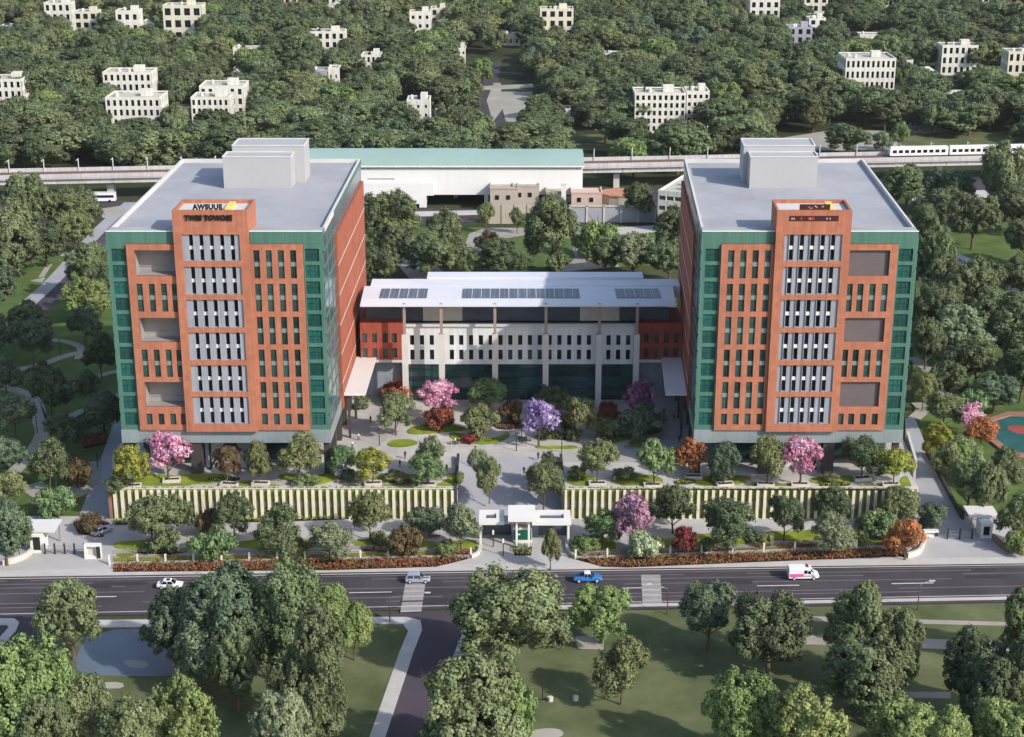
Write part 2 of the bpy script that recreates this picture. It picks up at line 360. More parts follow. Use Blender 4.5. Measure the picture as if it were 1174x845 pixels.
# ------------------------------------------------------------------ trees
def crown_mesh(name, seed, n, leaf, R=5.0, zc=7.4, H=4.6, nb=15, sub=14, spread=0.10, mats=None, drop=0.0, low=-0.62, bmin=.15, bmax=.38):
    g = np.random.default_rng(seed)
    dirs = g.normal(size=(nb, 3)); dirs /= np.linalg.norm(dirs, axis=1)[:, None]
    dirs[:, 2] = np.where(dirs[:, 2] < low, -dirs[:, 2], dirs[:, 2])
    br = g.uniform(bmin, bmax, nb)
    dist = np.minimum(g.uniform(0.45, 0.92, nb), 1.04 - br * .75)
    bc = dirs * dist[:, None]
    bc = np.vstack([[0, 0, 0.05], bc]); br = np.concatenate([[0.55], br])
    sc, sr, st = [], [], []
    for c, r in zip(bc, br):
        k = int(sub * (r / 0.35) ** 2) + 2
        d = g.normal(size=(k, 3)); d /= np.linalg.norm(d, axis=1)[:, None]
        p = c + d * r * g.uniform(0.78, 1.05, (k, 1))
        bt = g.uniform(0, 1)
        for q, dd in zip(p, d):
            inside = np.linalg.norm((q - bc) / br[:, None], axis=1)
            if (inside < 0.72).any(): continue
            if np.linalg.norm(q) > 1.04: q = q / np.linalg.norm(q) * 1.04
            if g.uniform() < drop: continue
            sc.append(q); sr.append(dd); st.append(0.55 * bt + 0.45 * g.uniform())
    sc, sr, st = np.array(sc), np.array(sr), np.array(st)
    idx = g.integers(0, len(sc), n)
    off = g.normal(size=(n, 3)) * spread
    off -= sr[idx] * (np.abs(g.normal(size=(n, 1))) * spread * 0.5)
    p = sc[idx] + off
    nr = sr[idx] * 0.9 + off / spread * 0.45 + g.normal(size=(n, 3)) * 0.35 + np.array([0, 0, 0.3])
    nr /= np.linalg.norm(nr, axis=1)[:, None]
    p = p * np.array([R, R, H]) + np.array([0, 0, zc])
    a = np.cross(nr, g.normal(size=(n, 3))); a /= np.linalg.norm(a, axis=1)[:, None]
    b = np.cross(nr, a)
    s = leaf * g.uniform(0.6, 1.25, (n, 1)); w = s * g.uniform(0.5, 0.85, (n, 1))
    bend = nr * s * 0.25
    v = np.stack([p - a * s * .55, p + b * w * .5 + bend, p + a * s * .55, p - b * w * .5 + bend], axis=1).reshape(-1, 3)
    me = bpy.data.meshes.new(name)
    me.vertices.add(4 * n); me.loops.add(4 * n); me.polygons.add(n)
    me.vertices.foreach_set('co', v.astype(np.float32).ravel())
    me.loops.foreach_set('vertex_index', np.arange(4 * n, dtype=np.int32))
    me.polygons.foreach_set('loop_start', np.arange(0, 4 * n, 4, dtype=np.int32))
    try: me.polygons.foreach_set('loop_total', np.full(n, 4, dtype=np.int32))
    except Exception: pass
    at = me.attributes.new('tint', 'FLOAT', 'FACE')
    at.data.foreach_set('value', np.clip(st[idx] * 0.6 + g.uniform(0, 0.4, n), 0, 1).astype(np.float32))
    me.materials.append(mats or M['leaf_dark'])
    me.update(); me.validate()
    return me
def trunk_mesh(name, seed, R=5.0, h=8.0, r0=0.36, clear=2.6, m=None, seg=7):
    g = random.Random(seed); mb = MB()
    top = (g.uniform(-.4, .4), g.uniform(-.4, .4), h)
    mb.tube([(0, 0, -0.3), (0, 0, 0.15), (g.uniform(-.1, .1), g.uniform(-.1, .1), clear), (top[0] * .6, top[1] * .6, h * .65), top], [r0 * 1.5, r0 * 1.05, r0 * .8, r0 * .5, r0 * .15], seg)
    for k in range(6):
        a = k * 1.05 + g.uniform(-.3, .3); z = clear + g.uniform(-.1, 1.8); ln = R * g.uniform(.5, .75)
        mb.tube([(0, 0, z), (math.cos(a) * ln * .4, math.sin(a) * ln * .4, z + ln * .38), (math.cos(a) * ln, math.sin(a) * ln, z + ln * .85)], [r0 * .45, r0 * .3, r0 * .08], 5)
    return mb.mesh(name, m or M['bark'])
PROTO = {}
def proto(key, n, leaf, seed, R=5.0, zc=7.4, H=4.6, nb=15, sub=14, spread=0.10, r0=0.34, clear=2.6, bark='bark', drop=0.0, top=12.0, trunk_h=8.0, bmin=.15, bmax=.38):
    PROTO[key] = (trunk_mesh('trunk', seed, R, trunk_h, r0, clear, M[bark]), crown_mesh('crown', seed, n, leaf, R, zc, H, nb, sub, spread, None, drop, bmin=bmin, bmax=bmax), R, top)
for i in range(6):     # broad park trees: dense crowns of small leaves
    proto(('broad', i), 25000, 0.36, 11 + i, top=12.7, zc=6.9, H=5.3, nb=30 + i, sub=44, spread=0.042, drop=.1, clear=2.0, r0=.3)
for i in range(3):     # tall, looser trees
    proto(('tall', i), 22000, 0.36, 41 + i, R=4.0, zc=7.4, H=6.2, nb=26, sub=42, spread=0.05, clear=2.0, top=13.6, trunk_h=10, drop=0.12, r0=.26)
for i in range(4):     # small ornamental trees
    proto(('small', i), 9500, 0.27, 61 + i, R=3.0, zc=4.0, H=3.1, nb=22, sub=34, spread=0.055, r0=0.14, clear=1.1, top=7.1, trunk_h=4.6, drop=0.08)
for i in range(2):     # blossom trees: airy, finer
    proto(('bloom', i), 6500, 0.28, 81 + i, R=3.0, zc=4.2, H=2.9, nb=20, sub=30, spread=0.05, r0=0.17, clear=1.3, bark='bark', top=7.1, trunk_h=5.0, drop=0.2)
for i in range(3):     # low shrubs, foliage to the ground
    proto(('bush', i), 6000, 0.26, 91 + i, R=2.6, zc=1.2, H=1.55, nb=16, sub=34, spread=0.06, r0=0.08, clear=0.4, top=2.75, trunk_h=1.6)
for i in range(5):     # woodland trees
    proto(('wood', i), 11000, 0.62, 101 + i, R=6.4, zc=7.6, H=6.0, nb=14, sub=34, spread=0.05, clear=2.0, top=13.6, trunk_h=9, bmin=.24, bmax=.44)
NT = [0]
def plant(shape, leaf, base, width, height, label, cat='tree', name='tree', group=None, rz=None, var=None):
    keys = [k for k in PROTO if k[0] == shape]
    NT[0] += 1
    k = keys[(NT[0] * 7 + (var or 0)) % len(keys)] if var is None else keys[var % len(keys)]
    tm, cm, R, top = PROTO[k]
    o = empty(name, base, label, cat, group, rz=(NT[0] * 2.399) % 6.28 if rz is None else rz)
    sx = width / ((1.8 if shape == 'broad' else 1.84) * R); sz = height / top
    q = random.Random(NT[0]).uniform(.88, 1.13)
    o.scale = (sx * q, sx / q, sz)
    t = bpy.data.objects.new('trunk', tm); COL.objects.link(t); t.parent = o
    c = bpy.data.objects.new('crown', cm); COL.objects.link(c); c.parent = o
    c.material_slots[0].link = 'OBJECT'; c.material_slots[0].material = M[leaf]
    return o
def plant_px(shape, leaf, u0, u1, vt, vb, z, label, **k):
    b = P((u0 + u1) / 2 if 'ub' not in k else k.pop('ub'), vb, z)
    w = (u1 - u0) * depth((b.x, b.y, z + 4)) / F
    top = PY((u0 + u1) / 2, vt, b.y - w * 0.12)
    h = max(1.5, top.z - z)
    return plant(shape, leaf, b, w, h, label, **k)
mat('transom', lin(128, 142, 136), .5, .4)
# ------------------------------------------------------------------ shared window meshes
WM = {}
def window_mesh(w, h, style='plain'):
    k = (round(w, 2), round(h, 2), style)
    if k in WM: return WM[k]
    mb = MB()
    g = {'plain': 'window_glass', 'dark': 'dark_glass', 'green': 'green_glass', 'grey': 'grey_glass'}[style.split('+')[0]]
    mb.box(-w / 2, w / 2, 0.0, 0.08, 0, h, 0)
    fr = 0.07
    for x in (-w / 2, w / 2 - fr): mb.box(x, x + fr, -0.07, -0.003, 0, h, 1)
    for z in (0, h - fr): mb.box(-w / 2 + fr, w / 2 - fr, -0.07, -0.003, z, z + fr, 1)
    if '+mid' in style:
        mb.box(-w / 2 + fr, w / 2 - fr, -0.05, -0.003, h * .42, h * .57, 2)
    if g == 'green_glass':
        mb.box(-w / 2 + fr, w / 2 - fr, -.05, -.003, h * .5, h * .54, 1)
        for t in (.33, .67): mb.box(w * (t - .5) - .025, w * (t - .5) + .025, -.05, -.003, fr, h - fr, 1)
    WM[k] = mb.mesh('window', [M[g], M['metal_dark'], M['transom']])
    return WM[k]
zf = lambda v, Y=298.0: PY(587, v, Y).z

# ------------------------------------------------------------------ the two towers
def tower(sx, X0, shear, label, mesh_recess, sign):
    W, D = 40.6, 68.0
    Y0 = 298.0
    def T(a, w, z): return (X0 + sx * a - shear * w, Y0 - w, z)          # w outward (towards the street)
    def S(a, d, z): return (X0 + sx * a + shear * d, Y0 + d, z)
    root = empty('office_tower', S(W / 2, 0, 6.0), label, 'office building', 'pair of office towers')
    zt, zo, zb, zfas = 55.1, zf(279.6), 15.0, 12.7
    mb = MB(); mb.box(0.05, W - 0.05, 3.6, D, zfas + .3, 54.0, T=S); mb.build('curtain_wall', M['green_glass'], root)
    # green fascia over the bays
    mb = MB()
    for a0, a1 in ((0, 12.85), (26.95, W)):
        mb = MB(); mb.box(a0, a1, 0, 3.55, zo + .02, zt, T=S); mb.build('green_fascia', M['green_metal'], root)
    # green corner strips with their glass panes
    rows = [(zf(v + 14.6), zf(v)) for v in [285.2 + 18.75 * i for i in range(11)]]
    mb = MB()
    for a0, a1, p0, p1 in ((0, 3.66, .75, 3.4), (36.94, W, 37.2, W - .75)):
        mb = MB(); wall_open(mb, a0, a1, zb + .02, zo, 0.0, -0.28, [(p0, p1, r0, r1) for r0, r1 in rows], T)
        mb.build('green_frame', M['green_metal'], root)
    for a0, a1 in ((.75, 3.4), (37.2, W - .75)):
        for r0, r1 in rows:
            put(window_mesh(a1 - a0, r1 - r0, 'green'), 'glass_pane', root, T((a0 + a1) / 2, -0.3, r0))
    # flank next to the courtyard: glass front part, terracotta wall, bands
    for a_in, a_out, nm in ((W, W + .12, 'courtyard_flank'), (0, -.12, 'outer_flank')):
        mb = MB()
        lo, hi = sorted((a_in, a_out))
        for i in range(12):
            z = zb + i * (54.2 - zb) / 12
            mb.box(lo, hi, 0.0, 17.9 if nm[0] == 'c' else D, z, z + .5, T=S)
        for d in (0, 6, 12): mb.box(lo, hi, d, d + .3, zb + .6, 54, T=S)
        if nm[0] == 'c':
            mb.box(lo, hi, 18, D, 54.0, zt - .2, T=S)
        mb.build('flank_mullion', M['green_metal'], root)
        mb = MB(); mb.box(*sorted((a_in - math.copysign(.06, a_out - a_in), a_in + math.copysign(.03, a_out - a_in))), 0.02, D - .02, zb + .03, 54.1, T=S)
        mb.build('flank_glass', M['grey_glass'] if nm[0] == 'c' else M['green_glass'], root)
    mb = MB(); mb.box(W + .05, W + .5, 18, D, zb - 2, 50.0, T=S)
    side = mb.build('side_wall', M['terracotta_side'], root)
    mb = MB()
    for i in range(5):
        z = 18.6 + i * 6.25; mb.box(W + .5, W + .56, 18, D, z, z + .16, T=S)
    mb.build('joint_strip', M['off_white'], side)
    # window rows of the outer bays
    R = [(286.2, 318.7), (324.6, 356.6), (362.5, 394.4), (400, 431.5), (437, 467.7), (473.3, 486)]
    Z = [(zf(b), zf(a)) for a, b in R]
    RC = [(zf(315.7), zf(286.2)), (zf(391.2), zf(363.7)), (zf(465.4), zf(437))]
    zlo = zf(492.4)
    for bay, (a0, a1, wins) in enumerate(((3.7, 12.88, [5.1, 7.4, 9.7, 12.0 - .25]), (26.92, 36.9, [27.55, 29.85, 32.15, 34.45]))):
        opens = []; spots = []
        for i, (z0, z1) in enumerate(Z):
            if bay == 0 and i in (0, 2, 4): continue
            for a in wins: opens.append((a, a + 1.15, z0, z1)); spots.append((a + .575, z0, z1))
        if bay == 0:
            for z0, z1 in RC: opens.append((5.15, 12.8, z0, z1))
        mb = MB(); wall_open(mb, a0, a1, zlo, zo, 0.5, 0.2, opens, T)
        wall = mb.build('terracotta_bay', M['terracotta'], root)
        for a, z0, z1 in spots:
            put(window_mesh(1.15, z1 - z0, 'plain+mid' if z1 - z0 > 4 else 'plain'), 'window', wall, T(a, 0.2, z0))
        if bay == 0:
            for z0, z1 in RC:
                mb = MB()
                if mesh_recess:
                    mb.face([T(5.15, -.1, z0), T(12.8, -.1, z0), T(12.8, -.1, z1), T(5.15, -.1, z1)], 1)
                q = [(5.15, z0), (12.8, z0), (12.8, z1), (5.15, z1)]
                for i in range(4):
                    (u0, r0), (u1, r1) = q[i], q[(i + 1) % 4]
                    mb.face([T(u0, -.02, r0), T(u1, -.02, r1), T(u1, -2.9, r1), T(u0, -2.9, r0)], 0)
                mb.face([T(5.15, -2.9, z0), T(12.8, -2.9, z0), T(12.8, -2.9, z1), T(5.15, -2.9, z1)], 0)
                mb.box(5.15, 12.8, 2.72, 2.88, z0 + 1.1, z0 + 1.2, 2, T=S)
                mb.build('screened_recess' if mesh_recess else 'open_recess', [M['recess_wall'], M['screen_mesh'], M['pier_grey']], wall)
    # centre bay with its sign block
    ztop = zf(241.7, 296.8)
    dback = P(240, 228.5, ztop).y - Y0
    PN = [(269, 299.5), (306, 338), (343.9, 375.8), (381.4, 413.3), (419, 449.5), (455, 486)]
    PZ = [(zf(b, 296.8), zf(a, 296.8)) for a, b in PN]
    mb = MB(); wall_open(mb, 12.9, 26.9, zlo - .02, ztop, 1.2, 0.3, [(14.45, 25.25, z0, z1) for z0, z1 in PZ], T)
    for a0, a1 in ((12.9, 13.3), (26.5, 26.9)):
        mb.box(a0, a1, -0.28, dback, zt - .6, ztop - .003, T=S)
    mb.box(13.32, 26.48, dback - .4, dback, zt - .6, ztop - .003, T=S)
    mb.box(13.32, 26.48, -0.75, -0.32, zt, ztop - .006, T=S)
    cb = mb.build('centre_bay', M['terracotta'], root)
    mb = MB(); mb.box(13.32, 26.48, -0.3, dback - .42, ztop - 1.2, ztop - .7, T=S); mb.build('sign_roof', M['off_white'], cb)
    mb = MB(); mb.box(22.3 if sx > 0 else 15.9, 23.5 if sx > 0 else 17.1, 1.4, 6.6, ztop - .7, ztop - .05, T=S); mb.build('roof_hatch', M['yellow_paint'], cb)
    pm, spm = None, None
    for z0, z1 in PZ:
        h = z1 - z0; sl = [(14.45 + 1.27 + 1.94 * k, 14.45 + 1.27 + 1.94 * k + .78) for k in range(5)]
        mb = MB(); wall_open(mb, 14.45, 25.25, z0, z1, 0.9, 0.42, [(a, b, z0 + .12, z1 - .05) for a, b in sl], T)
        # thin fins beside each slot so that the piers read as folded blades
        for a, b in sl: mb.box(b + .02, b + .14, -1.12, -.903, z0 + .1, z1 - .05, T=S)
        pn = mb.build('window_panel', M['pier_grey'], cb)
        for a, b in sl:
            c = (a + b) / 2
            put(window_mesh(.78, h * .40, 'dark'), 'window', pn, T(c, 0.55, z0 + .12))
            put(window_mesh(.78, h * .43, 'dark'), 'window', pn, T(c, 0.55, z0 + .12 + h * .535))
            m2 = MB(); p = T(c, .62, z0 + .12 + h * .405)
            m2.box(c - .39, c + .39, -.78, -.5, z0 + .12 + h * .405, z0 + .12 + h * .53, T=S)
            m2.build('spandrel', M['white_paint'], pn)
    # writing on the sign block
    if sign:
        for txt, size, zz, wface, a_c, wid in ((sign[0], 1.08, ztop + .02, 0.4, 19.45, 5.6), (sign[1], 1.08, ztop - 1.85, 1.32, 19.7, 8.9)):
            cu = bpy.data.curves.new('lettering', 'FONT'); cu.body = txt; cu.size = size * 1.4; cu.extrude = 0.12; cu.offset = 0.09
            cu.align_x = 'CENTER'; cu.space_character = 1.12
            tmp = bpy.data.objects.new('tmp', cu); COL.objects.link(tmp)
            bpy.context.view_layer.update()
            me = bpy.data.meshes.new_from_object(tmp.evaluated_get(bpy.context.evaluated_depsgraph_get()))
            bpy.data.objects.remove(tmp)
            me.materials.clear(); me.materials.append(M['letter_black'])
            co = np.empty(len(me.vertices) * 3, np.float32); me.vertices.foreach_get('co', co); co = co.reshape(-1, 3)
            k = wid / (co[:, 0].max() - co[:, 0].min()); kz = size / (co[:, 1].max() - co[:, 1].min())
            co = np.stack([co[:, 0] * k, -co[:, 2], (co[:, 1] - co[:, 1].min()) * kz], 1)
            me.vertices.foreach_set('co', co.astype(np.float32).ravel()); me.update()
            put(me, 'sign_lettering', cb, T(a_c, wface, zz))
    else:
        mb = MB(); mb.box(17.0, 22.7, -.5, -.3, ztop + .02, ztop + 1.05, T=S)
        b1 = mb.build('sign_board', M['panel_maroon'], cb)
        mb = MB()
        for a0, a1, z0, z1 in ((18.2, 18.6, .55, .72), (19.4, 19.6, .4, .62), (19.62, 19.9, .6, .8), (20.3, 20.8, .3, .4), (20.9, 21.0, .4, .7)): mb.box(a0, a1, -.55, -.503, ztop + z0, ztop + z1, T=S)
        mb.build('sign_mark', M['block_pink'], b1)
        mb = MB(); mb.box(15.4, 24.5, -1.32, -1.203, ztop - 1.9, ztop - .95, T=S)
        b2 = mb.build('sign_board', M['panel_maroon'], cb)
        mb = MB()
        for a0, a1 in ((16.9, 17.1), (17.5, 17.7), (20.6, 20.8), (23.6, 23.8), (24.0, 24.2)): mb.box(a0, a1, -1.37, -1.323, ztop - 1.65, ztop - 1.3, T=S, mi=0)
        for a0, a1 in ((20.0, 20.5), (20.9, 21.1), (22.2, 22.5)): mb.box(a0, a1, -1.37, -1.323, ztop - 1.7, ztop - 1.2, T=S, mi=1)
        mb.build('sign_mark', [M['block_pink'], M['sign_red']], b2)
    # roof
    mb = MB(); mb.box(.4, W - .4, .4, D - .4, 53.9, 54.25, T=S)
    roof = mb.build('roof', M['roof_grey'], root)
    mb = MB()
    for a0, a1 in ((0.01, .45), (W - .45, W - .01)): mb.box(a0, a1, 3.58, D - .45, 54.02, zt - .02, T=S)
    mb.box(.01, W - .01, D - .43, D, 54.02, zt - .02, T=S)
    mb.box(.47, 12.8, 3.58, 3.9, 54.26, zt - .3, T=S); mb.box(27, W - .47, 3.58, 3.9, 54.26, zt - .3, T=S)
    mb.build('parapet', M['off_white'], roof)
    for a0, a1 in ((.03, 12.85), (26.95, W - .03)):
        mb = MB(); mb.box(a0, a1, 0.02, 3.55, zt + .001, zt + .05, T=S); mb.build('coping', M['roof_grey'], roof)
        mb = MB(); mb.box(a0 - .03, a1 + .03, -.1, .25, zt + .052, zt + .2, T=S); mb.build('edge_trim', M['white_paint'], roof)
    if sx > 0: bl = (14.6, 28.9, 41, 46.5, 60.9), (15.7, 31.0, 46.52, 54.5, 62.2)
    else: bl = (12.0 + 2.0, 28.2, 41, 46.5, 60.9), (14.0, 29.2, 46.52, 54.5, 62.2)
    for a0, a1, d0, d1, z in bl:
        mb = MB(); mb.box(a0, a1, d0, d1, 54.26, z, T=S)
        ph = mb.build('roof_plant_room', M['plant_grey'], roof)
        mb = MB(); mb.box(a0 - .1, a1 + .1, d0 - .1, d0 + .2, z + .002, z + .22, T=S); mb.box(a0 - .1, a1 + .1, d1 - .2, d1 - .02, z + .002, z + .22, T=S)
        mb.box(a0 - .1, a0 + .2, d0 + .2, d1 - .2, z + .002, z + .22, T=S); mb.box(a1 - .2, a1 + .1, d0 + .2, d1 - .2, z + .002, z + .22, T=S)
        mb.build('coping', M['off_white'], ph if False else roof)
    # base
    mb = MB(); mb.box(-.15, W + .15, -.15, D + .1, zfas, zlo - .03, T=S); mb.build('base_fascia', M['fascia_grey'], root)
    for a, wd, d in [(0.3, 1.2, 0.4), (13.0, 2.2, .2), (25.6, 2.2, .2), (W - 1.4, 1.2, .4)] + [(W - 1.2, 1.1, d) for d in (9, 18, 27, 36, 45, 54)] + [(.3, 1.1, d) for d in (14, 28, 42, 56)]:
        mb = MB(); mb.box(a, a + wd, d, d + 1.6, 5.9, zfas - .01, T=S); mb.build('pillar', M['pillar_dark'], root)
    mb = MB(); mb.box(2.2, 14.6, 8, 62, 5.9, zfas - .02, T=S); mb.box(26.2, W - 5, 8, 62, 5.9, zfas - .02, T=S); mb.build('lobby_glazing', M['lobby_glass'], root)
    mb = MB(); mb.box(15.2, 25.6, 3.6, 60, 5.9, zfas - .02, T=S)
    mb.box(3.5, 6.2, 6.5, 7.9, 5.9, 11.4, T=S); mb.box(W - 9, W - 6.2, 6.5, 7.9, 5.9, 9.4, T=S); mb.build('lobby_wall', M['off_white'], root)
    mb = MB(); mb.box(7, 13.2, 7.7, 7.95, 9.6, 12.4, T=S); mb.box(27.6, 34, 7.7, 7.95, 9.2, 12.4, T=S); mb.build('lobby_shutter', M['black_gap'], root)
    for p, q in (((16.0, 2.6, 6), (20.2, 2.2, 12.6)), ((17.5, 2.6, 12.6), (25.0, 2.0, 9.2)), ((21.0, 2.3, 12.6), (24.2, 2.3, 6)), ((23.0, 2.7, 8.5), (20.0, 2.5, 12.6)), ((16.3, 2.9, 6), (16.3, 2.9, 12.6))):
        mb = MB(); mb.tube([S(*p), S(*q)], [.26, .26], 6); mb.build('strut', M['metal_dark'], root)
    # entrance canopy on the courtyard flank
    mb = MB(); mb.box(W + .6, W + 5.0, 19, 43, 15.6, 16.1, T=S)
    cn = mb.build('entrance_canopy', M['canopy_white'], root)
    mb = MB()
    for d in (19.6, 31, 42): mb.box(W + 1.2, W + 1.7, d, d + .5, 6, 15.59, T=S)
    mb.build('canopy_post', M['pillar_dark'], cn)
    return root
tower(+1, -76.2, 0.018, 'terracotta and green office tower with black lettering on its rooftop sign block', False, ('AWSUUE', 'TWES TOWOSE'))
tower(-1, 76.3, 0.050, 'terracotta and green office tower with dark red boards on its rooftop sign block', True, None)

# ------------------------------------------------------------------ the low building between the towers
lk = empty('link_building', (1.5, 341, 6), 'low white building with flat white roof and tall columns between the two towers', 'building')
YF = 341.0
xF = lambda u: PY(u, 400, YF).x
zF = lambda v: zf(v, YF)
mb = MB()
wl = [(xF(400 + a / 2.935), xF(400 + a / 2.935) + .95) for a in (206, 239, 272, 339, 371, 404, 437, 470, 503, 536, 569, 602, 635, 668, 701, 734, 767, 800, 866, 899, 932)]
rowz = [(zF(395.8), zF(384.3)), (zF(412.4), zF(401))]
TL = lambda a, w, z: (a, YF - w, z)
wall_open(mb, -23.7, 27.5, zF(417.5), zF(374), 0.0, -.4, [(a, b, z0, z1) for a, b in wl for z0, z1 in rowz], TL)
fw = mb.build('facade', M['facade_white'], lk)
for a, b in wl:
    for z0, z1 in rowz: put(window_mesh(.95, z1 - z0, 'dark'), 'window', fw, ((a + b) / 2, YF + .4, z0))
mb = MB(); mb.box(-23.7, 27.5, YF - .45, YF + .6, zF(374) + .002, zF(374) + .6); mb.build('ledge', M['off_white'], lk)
mb = MB(); mb.box(-23.6, 27.4, YF + 2.65, YF + 16, 6, 28); mb.box(-23.6, 27.4, YF + .61, YF + 2.64, 6, zF(374) - .01); mb.build('core', M['off_white'], lk)
mb = MB(); mb.box(-23.65, 27.45, YF - .1, YF + .58, 6.0, zF(417.5) - .02); gl = mb.build('ground_glazing', M['lobby_glass'], lk)
mb = MB()
for i in range(18): mb.box(-23.6 + i * 2.98, -23.5 + i * 2.98, YF - .22, YF - .103, 6.0, zF(417.5) - .05)
for z in (8.6, 11.4, 13.2): mb.box(-23.6, 27.4, YF - .2, YF - .104, z, z + .12)
mb.build('mullion', M['metal_dark'], gl)
zc0, zc1 = zF(374) + .8, 28.2
mb = MB(); mb.box(-32, 34.5, YF + 2.2, YF + 2.6, zF(374) - 1, zc1); cg = mb.build('clerestory_glass', M['grey_glass'], lk)
mb = MB()
for u0, u1 in ((485, 530), (665, 710)): mb.box(PY(u0, 360, 343).x, PY(u1, 360, 343).x, YF + 2.0, YF + 2.19, zc0 - 1, zc1)
mb.build('beige_screen', M['stone_pale'], lk)
mb = MB(); mb.box(-23.7, 27.5, YF + .6, YF + 2.0, zF(374) + .1, zF(374) + .62); mb.build('terrace_floor', M['black_gap'], lk)
# red wings
for x0, x1, us in ((-33.2, -23.75, (418, 429.5, 441.5, 452)), (27.55, 37.2, (741, 752.5, 764, 775))):
    mb = MB(); op = []
    for u in us:
        a = PY(u, 390, 340.2).x - .5
        for z0, z1 in ((zF(391.5), zF(381)), (zF(409), zF(398))): op.append((a, a + 1.05, z0, z1))
    TW = lambda a, w, z: (a, 340.2 - w, z)
    wall_open(mb, x0, x1, zF(411), zF(369), 0, -.4, op, TW)
    mb.box(x0, x1, 340.62, 352, zF(411), zF(369) - .01)
    wg = mb.build('red_wing', M['brick_red'], lk)
    for a, b, z0, z1 in op: put(window_mesh(1.05, z1 - z0, 'plain'), 'window', wg, ((a + b) / 2, 340.58, z0))
    mb = MB(); mb.box(x0 + .1, x1 - .1, 343, 352, 6, zF(411) - .01); mb.build('undercroft_wall', M['pier_grey'], wg)
    mb = MB(); mb.box(x0, x1, 340.3, 352, zF(414.5), zF(411) - .012); mb.build('soffit_band', M['off_white'], wg)
# roof: a long canopy with three skylights, thin folded front edge, raised rear strip
zr0 = PY(587, 350, 336.0).z; zr1 = zr0 + .3
Yb = P(587, 328, zr1).y
mb = MB()
def roof_pt(u, t, lift=0.0):
    Y = 336 + (Yb - 336) * t; z = zr0 + (zr1 - zr0) * min(1, t * 4) + lift
    return (u, Y, z)
ts = [0, .08, .25, 1.0]
xs = lambda t: (-32.6 - .2 * t + .0 * t, 35.2 + .6 * t)
for i in range(3):
    a0, a1 = xs(ts[i]); b0, b1 = xs(ts[i + 1])
    mb.hexa([roof_pt(a0, ts[i], -.35), roof_pt(a1, ts[i], -.35), roof_pt(b1, ts[i + 1], -.35), roof_pt(b0, ts[i + 1], -.35),
             roof_pt(a0, ts[i]), roof_pt(a1, ts[i]), roof_pt(b1, ts[i + 1]), roof_pt(b0, ts[i + 1])])
rf = mb.build('canopy_roof', M['roof_white'], lk)
for u0, u1, nm in ((437, 489, 'l'), (532, 665, 'c'), (709, 758, 'r')):
    p0, p1 = P(u0 - 2, 342, zr1), P(u1, 342, zr1); q = P(u0, 331.5, zr1)
    mb = MB(); mb.box(p0.x, p1.x, p0.y, q.y, zr1 + .02, zr1 + .14); sk = mb.build('skylight', M['solar_dark'], rf)
    mb = MB()
    for i in range(2, int(p1.x - p0.x), 2): mb.box(p0.x + i, p0.x + i + .14, p0.y, q.y, zr1 + .142, zr1 + .22)
    mb.build('glazing_bar', M['off_white'], sk)
mb = MB(); mb.box(-31.5, 37.4, Yb + .02, Yb + 5.5, 27, zr1 + .1); mb.box(PY(490, 318, 357).x, PY(737, 318, 357).x, Yb + 5.52, Yb + 10, 27, zr1 + .5)
mb.build('rear_roof', M['roof_white'], lk)
for a in (190, 313, 492, 662, 840, 966):
    x = PY(400 + a / 2.935, 420, 336.8).x
    mb = MB(); mb.box(x - .62, x + .62, 336.2, 337.5, 6, PY(587, 383, 336.8).z)
    c = mb.build('column', M['column_white'], lk)
    mb = MB(); mb.box(x - .3, x + .3, 336.5, 337.1, PY(587, 383, 336.8).z, zr0 + .15); mb.build('column_post', M['post_brown'], c)

